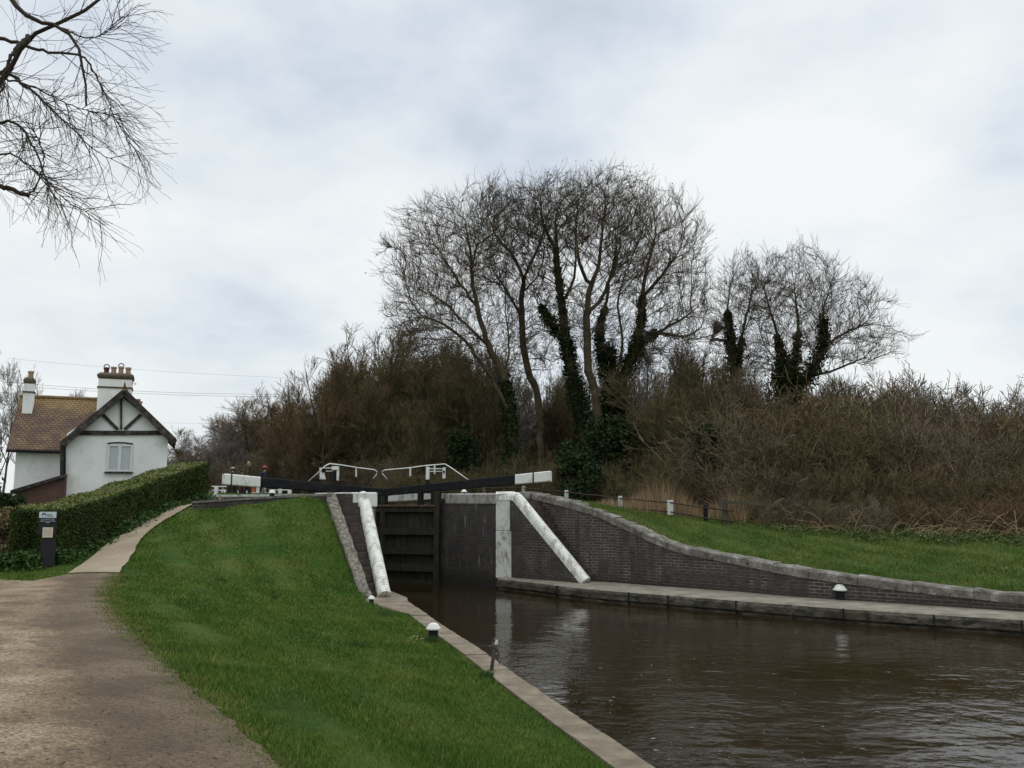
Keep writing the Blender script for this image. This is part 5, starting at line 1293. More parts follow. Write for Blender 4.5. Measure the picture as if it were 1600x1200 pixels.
# ------------------------------------------------------------------ generic bare trees / scrub
def stems(n, h, spread, lean, K, rng, curve=.06):
    az = rng.random(n) * 2 * PI; r0 = rng.random(n) ** .6 * spread * .18; base = np.c_[np.cos(az) * r0, np.sin(az) * r0, np.zeros(n)]
    d = np.c_[np.cos(az) * lean * rng.random(n), np.sin(az) * lean * rng.random(n), np.ones(n)]; d /= np.linalg.norm(d, axis=1)[:, None]
    L = h * rng.uniform(.65, 1.0, n); pts = [base - (0, 0, .3)]; cur = base - (0, 0, .3)
    for k in range(K - 1):
        d = d + rng.normal(size=(n, 3)) * curve; d[:, 2] += .04; d /= np.linalg.norm(d, axis=1)[:, None]; cur = cur + d * (L / (K - 1))[:, None]; pts.append(cur)
    return np.stack(pts, 1), L
def bare_tree_mesh(h, seed, n_stem=3, lean=.35, spread=1.0, r=.11, dens=1.0, up=.10, l1=.42):
    rng = np.random.default_rng(seed); T0, L = stems(n_stem, h, spread, lean, 8, rng); R0 = (r * L / h)[:, None] * np.linspace(1, .10, 8)[None]
    T1, R1 = spawn(T0, R0, int(16 * dens), .18, .97, h * l1, .75, 6, up, rng, wig=.10, rscale=.55, tip=.2, taper_len=.72)
    T2, R2 = spawn(T1, R1, int(7 * dens), .15, .98, h * .14, .65, 5, up * .8, rng, wig=.12, rscale=.6, tip=.35, taper_len=.4)
    T3, R3 = spawn(T2, R2, 5, .2, 1, h * .055, .6, 3, .08, rng, wig=.1, rscale=.8, tip=.5, taper_len=.3)
    R3 = np.maximum(R3, .009); R2 = np.maximum(R2, .011)
    return merge([tubes(T0, R0, 7), tubes(T1, R1, 4)]), merge([tubes(T2, R2, 3), tubes(T3, R3, 3)])
protos = []
for k, (h, ns, lean, dens, l1) in enumerate(((9.0, 4, .30, 1.0, .34), (9.0, 2, .45, 1.3, .42), (9.0, 6, .22, .8, .26), (9.0, 3, .55, 1.15, .40), (9.0, 4, .16, 1.15, .20), (9.0, 2, .25, 1.2, .27))):
    tr, tw = bare_tree_mesh(h, 50 + k, ns, lean, 1.0, .12, dens, .12, l1)
    protos.append((mesh_np('trunk', *tr), mesh_np('twigs', *tw)))
for a, b in protos: pass
mats_t = {}
def bare_tree(px, top_y, d, k, label, mat, name='bare_tree', group='bare trees of the wood behind the lock', wid=1.0):
    top = P(px, top_y, d); x, y = float(top[0]), float(top[1]); z = gz(x, y); h = top[2] - z; s_ = h / 8.2
    e = empty(name, (x, y, z), label, 'tree', group); e.scale = (s_ * wid, s_ * wid, s_); e.rotation_euler = (0, 0, random.uniform(0, 6.28))
    for nm, me, mt in (('trunk', protos[k][0], 'bark'), ('twigs', protos[k][1], mat)):
        key = (k, nm, mt)
        if key not in mats_t: m2 = me.copy(); m2.materials.append(M[mt]); mats_t[key] = m2
        o = bpy.data.objects.new(nm, mats_t[key]); COL.objects.link(o); o.parent = e
    return e
T = [ # px, top, d, proto, mat, wid, label
    (275, 690, 85, 1, 'twig_grey', 1.3, 'low grey tree just right of the cottage'),
    (325, 672, 80, 3, 'twig_grey', 1.2, 'rounded grey tree above the far end of the hedge'),
    (362, 655, 75, 0, 'twig_grey', 1.0, 'small peaked grey brown tree left of the wood, above the beam tip'),
    (400, 640, 66, 1, 'twig_brown', 1.1, 'brown tree second from the left end of the wood edge'),
    (435, 612, 60, 3, 'twig_brown', 1.1, 'brown rounded tree where the wood starts to climb'),
    (470, 590, 56, 0, 'twig_brown', 1.0, 'brown tree midway up the rising wood edge'),
    (505, 572, 54, 1, 'twig_brown', .95, 'brown tree just left of the tallest wood edge tree'),
    (545, 525, 52, 2, 'twig_brown', 1.0, 'tall brown feathery tree at the shoulder of the wood'),
    (592, 508, 50, 2, 'twig_brown', .9, 'tallest feathery tree of the left wood, top above the railings'),
    (640, 548, 52, 0, 'twig_brown', .9, 'brown tree between the feathery tree and the big ash group'),
    (690, 560, 50, 1, 'twig_olive', .9, 'olive brown tree under the left side of the big ash crown'),
    (735, 600, 47, 3, 'twig_olive', .9, 'short olive tree left of the leaning ash trunk'),
    (870, 590, 50, 0, 'twig_olive', .8, 'background tree between the sinuous and ivy clad trunks'),
    (1020, 590, 47, 1, 'twig_olive', .85, 'olive tree right of the thickest ivy trunk'),
    (1070, 540, 50, 2, 'twig_grey', .8, 'pale upright tree in the gap between the two crown groups'),
    (1110, 560, 52, 0, 'twig_olive', .8, 'thin tree left of the narrow ivy wrapped tree'),
    (1385, 590, 46, 3, 'twig_olive', 1.1, 'spreading twiggy tree right of the broad ivy clad tree'),
    (1440, 590, 50, 1, 'twig_grey', 1.1, 'low grey crown on the skyline of the right thicket'),
    (1490, 606, 52, 3, 'twig_grey', 1.1, 'low twiggy crown on the right skyline left of the dip'),
    (1595, 552, 62, 1, 'twig_grey', 1.0, 'grey tree rising at the right edge of the photo'),
    (20, 552, 62, 1, 'twig_grey', .8, 'bare tree behind the small chimney of the cottage'),
    (75, 590, 66, 3, 'twig_grey', .8, 'smaller bare tree behind the middle of the tiled roof'),
    (450, 640, 50, 1, 'twig_brown', 1.1, 'low brown tree in front at the left of the wood'),
    (520, 620, 46, 3, 'twig_brown', 1.0, 'low brown tree in front below the tall feathery pair'),
    (600, 610, 44, 1, 'twig_olive', 1.0, 'low olive tree in front, directly above the left railings'),
    (665, 625, 43, 0, 'twig_olive', 1.0, 'low olive tree in front, directly above the right railings'),
]
for (px_, ty, d, k, mt, wd__, lb) in T: bare_tree(px_, ty, d, k, lb, mt, wid=wd__)
random.seed(5)
def skyline(px_): return float(np.interp(px_, [300, 370, 430, 500, 560, 610, 660, 760, 900, 1000, 1100, 1400, 1600], [690, 672, 632, 578, 524, 512, 532, 540, 552, 552, 556, 590, 620]))
for k in range(48):
    px_ = 400 + 370 * (k + random.random()) / 48; d = random.uniform(44, 58)
    bare_tree(px_, skyline(px_) + random.uniform(-10, 70), d, (4, 5, 2, 0, 4, 5, 3)[k % 7], 'one of the close set brown bare trees packed inside the left wood', random.choice(['twig_brown', 'twig_brown', 'twig_olive']), group='close set trees inside the left wood', wid=.9)
for k in range(40):
    px_ = 640 + 500 * (k + random.random()) / 40; d = random.uniform(45, 60)
    bare_tree(px_, skyline(px_) + random.uniform(-25, 60), d, (4, 5, 2, 5)[k % 4], 'one of the slight bare trees seen between the big trunks', random.choice(['twig_grey', 'twig_olive']), group='slight trees between the big trunks', wid=.8)
for k in range(12):
    px_ = 1330 + 300 * (k + random.random()) / 12; d = random.uniform(42, 52)
    bare_tree(px_, skyline(px_) + random.uniform(-5, 40), d, k % 4, 'one of the low bare crowns along the right thicket skyline', random.choice(['twig_grey', 'twig_brown']), group='low crowns on the thicket skyline', wid=1.1)

for k in range(18):
    px_ = 268 + 170 * (k + random.random()) / 18; d = random.uniform(58, 76)
    bare_tree(px_, float(np.interp(px_, [268, 320, 360, 400, 440], [694, 678, 662, 640, 610])) + random.uniform(-6, 30), d, (1, 3, 0, 4)[k % 4], 'one of the small bare trees stepping down behind the hedge end', random.choice(['twig_dun', 'twig_grey', 'twig_brown']), group='small trees stepping down to the cottage', wid=1.5)
for k in range(22):
    px_ = 1000 + 350 * (k + random.random()) / 22; d = random.uniform(37, 46)
    bare_tree(px_, float(np.interp(px_, [1000, 1100, 1200, 1350], [590, 565, 575, 600])) + random.uniform(-12, 40), d, (4, 1, 5, 3, 2)[k % 5], 'one of the twiggy young trees backing the thicket below the right ivy clad trees', random.choice(['twig_dun', 'twig_olive', 'twig_brown']), group='young trees backing the thicket', wid=1.1)
for k in range(9):
    bare_tree(-60 - 120 * k, random.uniform(560, 640), random.uniform(60, 80), k % 4, 'one of the distant bare trees beyond the left edge of the cottage', 'twig_grey', group='distant trees beyond the cottage', wid=1.2)
# scrub: a mass nobody could count
def bush(seed, h=4.5, ns=14, lean=.7, l1n=9, l2n=5):
    rng = np.random.default_rng(seed); T0, L = stems(ns, h, 2.4, lean, 6, rng, .10); R0 = np.full((ns, 1), .022) * np.linspace(1, .35, 6)[None]
    T1, R1 = spawn(T0, R0, l1n, .1, .98, h * .34, .7, 5, .07, rng, wig=.14, rscale=.6, tip=.5)
    T2, R2 = spawn(T1, R1, l2n, .1, 1, h * .14, .75, 4, .04, rng, wig=.14, rscale=.8, tip=.6)
    R1 = np.maximum(R1, .011); R2 = np.maximum(R2, .0095)
    return merge([tubes(T0, R0, 3), tubes(T1, R1, 3), tubes(T2, R2, 3)])
B = [bush(80 + k) for k in range(4)]
def scrub(name, label, spots, mat):
    parts_ = []
    for (x, y, h) in spots:
        v, f = B[random.randrange(4)]; a = random.uniform(0, 6.28); c_, s_ = math.cos(a), math.sin(a); k = h / 4.3; kw = k * random.uniform(.9, 1.25)
        vv = np.empty_like(v); vv[:, 0] = (v[:, 0] * c_ - v[:, 1] * s_) * kw + x; vv[:, 1] = (v[:, 0] * s_ + v[:, 1] * c_) * kw + y; vv[:, 2] = v[:, 2] * k + gz(x, y); parts_.append((vv, f))
    V_, f_ = merge(parts_); o = link(name, mesh_np(name, V_, f_), M[mat]); tag(o, label, 'scrub', kind='stuff'); return o
def scrub_spots(rows):
    out = []
    for (x0, x1, d0_, d1_, y0, y1, n) in rows:      # pixel range, depth range, skyline y at both ends
        for i in range(n):
            t = (i + random.uniform(.1, .9)) / n; px_ = x0 + (x1 - x0) * t; d = d0_ + (d1_ - d0_) * t + random.uniform(-.8, .8)
            q = P(px_, y0 + (y1 - y0) * t + random.uniform(-6, 22), d); z = gz(q[0], q[1]); out.append((q[0], q[1], max(1.2, q[2] - z)))
    return out
random.seed(21)
SP = scrub_spots([
    (1150, 1720, 27.8, 23.2, 770, 775, 32), (1130, 1700, 29.5, 25.5, 705, 715, 30), (1100, 1700, 31.5, 28, 635, 660, 30), (1110, 1690, 34, 31, 592, 632, 28), (1090, 1660, 38, 36, 578, 622, 28), (1060, 1640, 43, 42, 605, 610, 24), (1330, 1480, 40, 40, 585, 600, 6), (1430, 1700, 30, 28, 640, 650, 8)])
SP = [(x, y, h * random.uniform(.78, 1.08)) for x, y, h in SP]
key_ = lambda x, y: math.sin(x * .9 + y * .35) + .6 * math.sin(x * 2.3 - y * .8 + 1) + random.uniform(-.5, .5)
kk = [key_(x, y) for x, y, h in SP]
scrub('thicket', 'dense reddish brown leafless bushes in the thicket filling the right bank', [p for p, k in zip(SP, kk) if k > .35], 'twig_brown')
scrub('thicket', 'greenish olive leafless bushes mixed into the right hand thicket', [p for p, k in zip(SP, kk) if -.55 < k <= .35], 'twig_olive')
scrub('thicket', 'paler grey brown bushes scattered through the right hand thicket', [p for p, k in zip(SP, kk) if k <= -.55], 'twig_dun')
scrub('undergrowth', 'tangled olive undergrowth beneath the big trees behind the lock', scrub_spots([
    (1010, 1150, 34, 33, 710, 680, 10), (760, 1130, 52, 50, 660, 640, 20), (860, 1150, 33, 31, 735, 710, 16), (700, 1130, 37, 35, 715, 690, 22), (560, 1100, 43, 42, 700, 680, 26), (600, 760, 38, 36, 730, 725, 10)]), 'twig_olive')
scrub('woodland_edge', 'brown twiggy scrub at the foot of the left wood behind the lock beams', scrub_spots([
    (400, 640, 48, 40, 725, 705, 20), (340, 640, 56, 48, 710, 680, 22), (440, 660, 56, 52, 680, 650, 18), (280, 480, 70, 60, 710, 695, 18)]), 'twig_dun')

# verge weeds and bramble canes at the foot of the thicket
rng = np.random.default_rng(404)
n = 12000; px_ = rng.uniform(1120, 1680, n); d = np.interp(px_, [1120, 1300, 1450, 1600, 1700], [27.2, 25.4, 24.0, 22.6, 21.8]) + rng.normal(0, .45, n) + .4 * np.sin(px_ * .05)
qx = (px_ - 800) / F * d; z = ground_z(qx, d); cl_ = .5 + .5 * np.sin(px_ * .11) * np.sin(px_ * .043 + 1)
V_, f_ = leaves(np.c_[qx, d, z + rng.random(n) * (.04 + .18 * cl_)], .05, rng, upright=.5); o = link('verge_weeds', mesh_np('verge_weeds', V_, f_), M['edge_weed']); tag(o, 'low nettles and weeds where the right bank meets the thicket', 'weeds', kind='stuff')
n = 420; px_ = rng.uniform(1130, 1680, n); d = np.interp(px_, [1120, 1300, 1450, 1600, 1700], [27.2, 25.4, 24.0, 22.6, 21.8]) + rng.uniform(-.1, 1.2, n)
b0 = np.c_[(px_ - 800) / F * d, d, ground_z((px_ - 800) / F * d, d)]; az = rng.random(n) * 6.28; dr = np.c_[np.cos(az), np.sin(az) * .6, rng.uniform(.3, 1.6, n)]; pts_ = [b0]; cur = b0
for k in range(7): dr[:, 2] -= .16; cur = cur + dr * rng.uniform(.09, .16, n)[:, None]; pts_.append(cur)
V_, f_ = tubes(np.stack(pts_, 1), np.full((n, 8), .007), 3); o = link('bramble_canes', mesh_np('bramble_canes', V_, f_), M['reeds']); tag(o, 'pale arching bramble canes at the foot of the right thicket', 'brambles', kind='stuff')
# dark backing of ivied stems deep in the wood
def leafy_bush(name, label, px_, py0, py1, d, wpx, n, mat, size=.12, seed=0):
    rng = np.random.default_rng(900 + seed); c = P(px_, (py0 + py1) / 2, d); s_ = d / F; z0_ = gz(c[0], c[1]); zt = P(px_, py0, d)[2]; hh = zt - z0_
    e = empty(name, (c[0], c[1], z0_), label, 'bush')
    nb = 26; cc = []
    for k in range(nb):
        t = rng.random(); cc.append((c[0] + rng.normal() * wpx * s_ * .42 * (1 - .45 * t), c[1] + rng.normal() * wpx * s_ * .3, z0_ + t * hh * .9, hh * rng.uniform(.12, .22)))
    cc = np.array(cc); i = rng.integers(0, nb, n); v = rng.normal(size=(n, 3)); v /= np.linalg.norm(v, axis=1)[:, None]
    q = cc[i, :3] + v * (cc[i, 3] * rng.random(n) ** .3)[:, None]; q[:, 2] = np.maximum(q[:, 2], z0_)
    V_, f_ = leaves(q, size, rng); link('foliage', mesh_np('foliage', V_, f_), M[mat], e)
    T0, L = stems(7, hh * .9, wpx * s_ * .5, .5, 5, rng); T0 += (c[0], c[1], z0_); R0 = np.full((7, 1), .05) * np.linspace(1, .3, 5)[None]
    V_, f_ = tubes(T0, R0, 5); link('stem', mesh_np('stem', V_, f_), M['bark_dark'], e)
    return e
leafy_bush('evergreen_bush', 'dark green holly like bush right of the white beam tip', 905, 690, 780, 33, 78, 12000, 'evergreen', .12, 1)
leafy_bush('evergreen_bush', 'very dark upright bush behind the right handrail', 722, 662, 770, 41, 28, 4500, 'evergreen', .12, 2)
leafy_bush('evergreen_bush', 'dark ivy mound filling the foot of the thick ivy trunk', 950, 655, 780, 37, 60, 9000, 'ivy', .12, 3)
leafy_bush('evergreen_bush', 'dark ivy clad stump shape at the left end of the thicket', 1108, 665, 800, 32.5, 26, 3500, 'ivy', .12, 4)
leafy_bush('evergreen_bush', 'dark ivy covered mass under the left wood behind the handrail', 590, 655, 775, 47, 90, 2600, 'ivy', .13, 5)
leafy_bush('evergreen_bush', 'dark bush at the left edge beside the cottage lean-to', -42, 660, 800, 34, 18, 5000, 'ivy', .12, 6)
leafy_bush('garden_shrub', 'rusty brown garden shrub left of the hedge end', 14, 790, 880, 20.5, 34, 3500, 'twig_brown', .07, 7)
leafy_bush('garden_shrub', 'dark shrub behind the sign at the very left edge', -12, 770, 880, 22, 40, 5000, 'ivy', .08, 8)

# dry reeds
rng = np.random.default_rng(77)
def blades(q, h, w, rng, lean=.35):
    n = len(q); az = rng.random(n) * 2 * PI; s_ = np.c_[np.cos(az), np.sin(az), np.zeros(n)] * (w * .5)[:, None]
    az2 = rng.random(n) * 2 * PI; ln = np.c_[np.cos(az2), np.sin(az2), np.zeros(n)] * (h * lean * rng.random(n))[:, None]
    tip = q + ln + np.c_[np.zeros(n), np.zeros(n), h]
    V_ = np.stack([q - s_, q + s_, tip], 1).reshape(-1, 3); return V_, np.arange(n * 3).reshape(n, 3)
n = 5200; pxs = rng.uniform(930, 1165, n); ds = rng.uniform(28.3, 32.5, n) - (pxs - 930) / 235 * 2.0
q = np.array([P(a, 780, d) for a, d in zip(pxs, ds)]); q[:, 2] = ground_z(q[:, 0], q[:, 1]); h = rng.uniform(.2, 1.25, n) ** 1.5 * (.35 + .65 * np.clip(np.sin(pxs * .05) * .5 + .6, 0, 1)) * np.clip((pxs - 920) / 60, .2, 1)
V_, f_ = blades(q, h, np.full(n, .022), rng, .6); o = link('dry_reeds', mesh_np('dry_reeds', V_, f_), M['reeds']); tag(o, 'patch of dry tan reeds behind the iron rail fence', 'reeds', kind='stuff')

# ------------------------------------------------------------------ grass
path_poly = [tuple(p) for p in smooth_poly(gr_L)] + [tuple(p) for p in smooth_poly(gr_R)[::-1]]
pave_poly = [tuple(p) for p in smooth_poly(pv_L)] + [tuple(p) for p in smooth_poly(pv_R)[::-1]]
rng = np.random.default_rng(31)
def sample_grass(n, xr_, yr_, okf, dref, pw):
    x = rng.uniform(*xr_, n); y = yr_[0] + (yr_[1] - yr_[0]) * rng.random(n); d = np.hypot(x, y)
    k = rng.random(n) < np.minimum(1, (dref / d) ** pw); x, y, d = x[k], y[k], d[k]
    k = (np.abs(x) < y * .66 + 1.0); x, y, d = x[k], y[k], d[k]
    k = okf(x, y); return x[k], y[k], d[k]
cgp = [tuple(p) for p in cgr]
left_poly = [(-13, 2)] + [(p[0] - .0, p[1]) for p in cgp if p[1] > 1.5][0:] + [tuple(strB[:2] + (-.16, -.02)), tuple(strT[:2] + (-.16, 0))] + [tuple(p[:2] - (0, .02)) for p in lw] + [(-9.2, 24.2), (-12.5, 24.5), (-14, 16)]
def okL(x, y):
    nz = np.sin(x * 7 + y * 5) + np.sin(x * 13 - y * 11 + 2) + .7 * np.sin(x * 23 + y * 19); jx = x + rng.normal(0, .06, len(x)) + nz * .05; jy = y + rng.normal(0, .06, len(x)) + nz * .03
    return in_poly(x, y, left_poly) & ~in_poly(x, y, [tuple(G(*p)[:2]) for p in ((572, 943), (636, 957), (650, 950), (604, 918), (572, 930))]) & ~in_poly(jx, jy, path_poly) & ~in_poly(x, y, pave_poly)
x, y, d = sample_grass(2600000, (-14, 5), (4, 24.5), okL, 6.5, 1.35)
z = ground_z(x, y); cl = .5 + .5 * np.sin(x * 3.1 + 2 * np.sin(y * 2.3)) * np.sin(y * 2.7 + 1.5 * np.sin(x * 1.9)); cl2 = .5 + .5 * np.sin(x * .9 + 1) * np.cos(y * 1.1)
h = rng.uniform(.022, .05, len(x)) * (.8 + .5 * cl) * (.85 + .3 * cl2); w = .0035 * np.maximum(1, d / 6) * rng.uniform(.7, 1.4, len(x))
# longer fringe tufts
V_, f_ = blades(np.c_[x, y, z - .005], h * np.maximum(1, (d / 14) ** .3), w * 1.3, rng, .9)
print('grass blades', len(x))
o = link('grass', mesh_np('grass', V_, f_), M['grass_blade']); tag(o, 'short mown grass on the bank between path and water', 'grass', kind='stuff')
def okR(x, y):
    zz = in_poly(x, y, [(w_[0] + .25, w_[1] + .32) for w_ in wing_b[1:]] + [(40, 30), (8, 40), (-2, 36), (.4, 27.5)]); return zz
x, y, d = sample_grass(700000, (-1, 20), (14, 33), okR, 14, 1.0)
z = ground_z(x, y); z0_ = y - (26.5 - (x - 7) * .36); rough_ = np.clip((z0_ + 1.5) / 2.5, 0, 1)
h = rng.uniform(.04, .09, len(x)) * (1 + 1.6 * rough_); V_, f_ = blades(np.c_[x, y, z - .01], h, np.full(len(x), .014), rng, .8)
o = link('verge_grass', mesh_np('verge_grass', V_, f_), M['grass_verge']); tag(o, 'greener rough grass on the right bank above the curving wall', 'grass', kind='stuff')
gR_s = np.array(resamp([p for p in smooth_poly(gr_R)], 500)); n = 26000; i = rng.integers(100, 499, n); t_ = gR_s[np.minimum(i + 1, 499)] - gR_s[i]; t_ /= np.linalg.norm(t_, axis=1)[:, None] + 1e-9
off = rng.normal(0, .11, n) + .10 * np.sin(i * .8) * np.sin(i * .31) ; q = gR_s[i] + np.c_[-t_[:, 1], t_[:, 0]] * off[:, None] + rng.uniform(-.03, .03, (n, 2)); k = q[:, 1] > 3.5; q = q[k]; d = np.hypot(q[:, 0], q[:, 1])
V_, f_ = blades(np.c_[q, ground_z(q[:, 0], q[:, 1]) + .015], rng.uniform(.012, .035, len(q)), .005 * np.maximum(1, d / 7), rng, 1.2); o = link('path_edge_grass', mesh_np('path_edge_grass', V_, f_), M['edge_grass']); tag(o, 'thin yellowing grass creeping over the edge of the gravel path', 'grass', kind='stuff')
# tall tufts round the stake and bollards
ts = []
for (a, b, r_, n_) in ((768, 1052, .14, 500), (677, 1001, .13, 260), (347, 908, .12, 160), (430, 935, .15, 130), (560, 1010, .2, 150), (600, 960, .25, 260)):
    g_ = G(a, b, 0.03) if b > 950 and a > 570 else onL(a, b, .5); rr = rng.normal(0, r_ * .5, (n_, 2)); q = np.c_[g_[0] + rr[:, 0], g_[1] + rr[:, 1] - .05]; ts.append(q)
q = np.vstack(ts); k = ~in_poly(q[:, 0], q[:, 1], [tuple(p) for p in cwr] + [tuple(p) for p in cgr[::-1]]); q = q[k]; z = ground_z(q[:, 0], q[:, 1])
V_, f_ = blades(np.c_[q, z], rng.uniform(.05, .13, len(q)), np.full(len(q), .007), rng, .7); o = link('grass_tufts', mesh_np('grass_tufts', V_, f_), M['weed']); tag(o, 'darker tufts of longer grass on the near bank', 'grass', kind='stuff')
# soil strip under the thicket
# leaf litter and stones on the gravel path
rng = np.random.default_rng(8)
n = 1700; px_ = rng.uniform(-40, 470, n); py_ = 900 + 330 * rng.random(n) ** .8; q = np.array([G(a, b, .62) for a, b in zip(px_, py_)])
k = in_poly(q[:, 0], q[:, 1], path_poly); q = q[k]
edge = np.array([min(np.hypot(q_[0] - p[0], q_[1] - p[1]) for p in gr_R) for q_ in q]); k = (rng.random(len(q)) < np.exp(-edge / .9)) | (rng.random(len(q)) < .22); q = q[k]
mbs = MB(); V0 = []
ico = np.array([(0, 0, 1), (.9, 0, .2), (.28, .85, .2), (-.72, .52, .2), (-.72, -.52, .2), (.28, -.85, .2), (0, 0, -.4)]); fi = np.array([(0, 1, 2), (0, 2, 3), (0, 3, 4), (0, 4, 5), (0, 5, 1), (6, 2, 1), (6, 3, 2), (6, 4, 3), (6, 5, 4), (6, 1, 5)])
zz = ground_z(q[:, 0], q[:, 1]); pr = []
for i in range(len(q)):
    s_ = rng.uniform(.003, .008) * (2.0 if rng.random() < .03 else 1); a = rng.random() * 6; v = ico * np.array([s_ * rng.uniform(.8, 1.5), s_, s_ * .7]); v = v @ np.array([[math.cos(a), math.sin(a), 0], [-math.sin(a), math.cos(a), 0], [0, 0, 1]])
    pr.append((v + (q[i, 0], q[i, 1], zz[i] + .019 + s_ * .1), fi))
V_, f_ = merge(pr); o = link('pebbles', mesh_np('pebbles', V_, f_), M['coping']); tag(o, 'scattered pebbles and grit on the gravel path', 'pebbles', kind='stuff')
n = 1500; q = np.array([G(a, b, .62) for a, b in zip(rng.uniform(-40, 470, n), 900 + 330 * rng.random(n))]); k = in_poly(q[:, 0], q[:, 1], path_poly); q = q[k]
edge = np.array([min(np.hypot(q_[0] - p[0], q_[1] - p[1]) for p in gr_R) for q_ in q]); k = (rng.random(len(q)) < np.exp(-edge / 1.0)) | (rng.random(len(q)) < .1); q = q[k]
V_, f_ = leaves(np.c_[q[:, 0], q[:, 1], ground_z(q[:, 0], q[:, 1]) + .024], .022, rng, squash=.8); V_[:, 2] = np.repeat(V_.reshape(-1, 4, 3)[:, :, 2].mean(1), 4) + (V_[:, 2] - np.repeat(V_.reshape(-1, 4, 3)[:, :, 2].mean(1), 4)) * .25
o = link('leaf_litter', mesh_np('leaf_litter', V_, f_), M['soil']); tag(o, 'dark leaf scraps lying on the gravel path', 'leaves', kind='stuff')
# bread crumbs by the bollard
q = np.array([G(a, b, .05) for a, b in zip(rng.normal(652, 9, 26), rng.normal(998, 2.2, 26))]); V_, f_ = leaves(np.c_[q[:, 0], q[:, 1], ground_z(q[:, 0], q[:, 1]) + .05], .03, rng, squash=.8)
o = link('bread_crumbs', mesh_np('bread_crumbs', V_, f_), M['reeds']); tag(o, 'pale crumbs scattered in the grass left of the near bollard', 'crumbs', kind='stuff')

# ------------------------------------------------------------------ overhead wires
for k, (y0, y1, sag) in enumerate(((569, 590, 2), (605, 616, 3), (609, 620, 2.5), (655, 662, 2.5), (684, 690, 1))):
    pts = []
    for t in np.linspace(-.3, 1.05, 16): pts.append(P(110 + 330 * t, y0 + (y1 - y0) * t + sag * 4 * (t) * (1 - t), 90))
    mb = MB(); mb.tube(pts, 0.014 if k in (1, 2) else .008, 5); o = mb.build('overhead_wire', M['wire'])
    tag(o, ['thin topmost overhead wire above the chimney pots', 'upper of the two close overhead wires right of the chimney', 'lower of the two close overhead wires right of the chimney', 'overhead wire meeting the gable eaves height', 'faintest lowest overhead wire just above the right eaves'][k], 'wire', 'overhead wires')

# ------------------------------------------------------------------ willow overhanging at top left
rng = np.random.default_rng(15)
wd0 = 9.0
e = empty('willow_tree', (-8.6, 8.2, gz(-8.6, 8.2)), 'bare willow whose thin drooping twigs hang in at the top left corner', 'tree')
def WP(pts, dd=0): return [P(a, b, wd0 + (c[0] if c else 0) + dd) for a, b, *c in pts]
base = np.array([-8.6, 8.2, gz(-8.6, 8.2)])
limbs = [
    ([base - (0, 0, .3), base + (.1, .2, 2.2), base + (.5, .4, 4.3), P(-170, 150, 9.4), P(-60, 175, 9.2), P(2, 125, 9.1), P(22, 85, 9.1), P(45, 58, 9.0), P(85, 40, 9), P(125, 22, 9), P(160, -5, 9.1)], .14, .016),
    ([base + (.5, .4, 4.3), base + (.9, .6, 6.0), P(-60, -120, 9.2), P(-5, -40, 9.0), P(18, 0, 9), P(40, 24, 8.9), P(62, 35, 8.9), P(90, 40, 8.8), P(112, 58, 8.8), P(124, 80, 8.8), P(130, 110, 8.8), P(136, 140, 8.8), P(135, 165, 8.8)], .13, .010),
    ([P(-150, 240, 9.3), P(-70, 268, 9.2), P(0, 290, 9.1), P(45, 306, 9.1)], .05, .022),
    ([P(-60, 175, 9.2), P(0, 115, 8.9), P(45, 138, 8.8), P(80, 170, 8.7), P(112, 202, 8.7), P(150, 235, 8.7), P(175, 248, 8.7)], .03, .004),
    ([P(-60, 175, 9.2), P(-20, 190, 8.9), P(20, 192, 8.8), P(45, 215, 8.8), P(60, 250, 8.8), P(75, 285, 8.8), P(85, 315, 8.8)], .03, .004),
    ([P(0, 60, 9.2), P(35, 68, 9.2), P(75, 82, 9.2), P(120, 85, 9.2), P(140, 100, 9.2), P(170, 160, 9.2), P(190, 205, 9.2), P(215, 240, 9.2)], .022, .003),
    ([P(-40, 130, 9.0), P(0, 122, 9.3), P(60, 140, 9.3), P(110, 165, 9.3), P(165, 180, 9.3), P(190, 188, 9.3)], .016, .003),
    ([P(-60, 300, 9.2), P(0, 240, 9.4), P(50, 262, 9.4), P(100, 310, 9.4), P(140, 335, 9.4), P(165, 352, 9.4)], .016, .003),
    ([P(45, 58, 9.0), P(30, 72, 8.8), P(12, 100, 8.7), P(0, 150, 8.6)], .03, .01),
    ([P(100, 45, 9.0), P(135, 60, 8.8), P(165, 50, 8.7), P(190, 25, 8.6)], .012, .003),
    ([P(47, 303, 9.1), P(58, 285, 9.0), P(68, 255, 9.0), P(66, 235, 9.0), P(50, 200, 9)], .010, .004),
]
polys = []; rads = []; tr = []
for pts, r0, r1 in limbs:
    c = np.array(catmull(pts, 6)); s_ = np.r_[0, np.cumsum(np.linalg.norm(np.diff(c, axis=0), axis=1))]; t = np.linspace(0, s_[-1], 36)
    q = np.c_[np.interp(t, s_, c[:, 0]), np.interp(t, s_, c[:, 1]), np.interp(t, s_, c[:, 2])]; q[1:-1] += rng.normal(0, .008, (34, 3)); polys.append(q); rads.append(np.linspace(r0 ** .5, r1 ** .5, 36) ** 2)
polys = np.array(polys); rads = np.array(rads)
V_, f_ = tubes(polys, rads, 7); link('trunk', mesh_np('trunk', V_, f_, smooth=True), M['bark_dark'], e)
RT = np.full(rads.shape, .0055)
PT = polys.copy(); half = PT[:, 18:]; halfR = RT[:, 18:]
tws = []
T1, R1 = spawn(half, halfR * .8, 19, 0, 1, .66, .8, 9, -.05, rng, wig=.11, rscale=.95, tip=.4, taper_len=.3)
T1[:, :, 0] += 0; tws.append(tubes(T1, R1, 4))
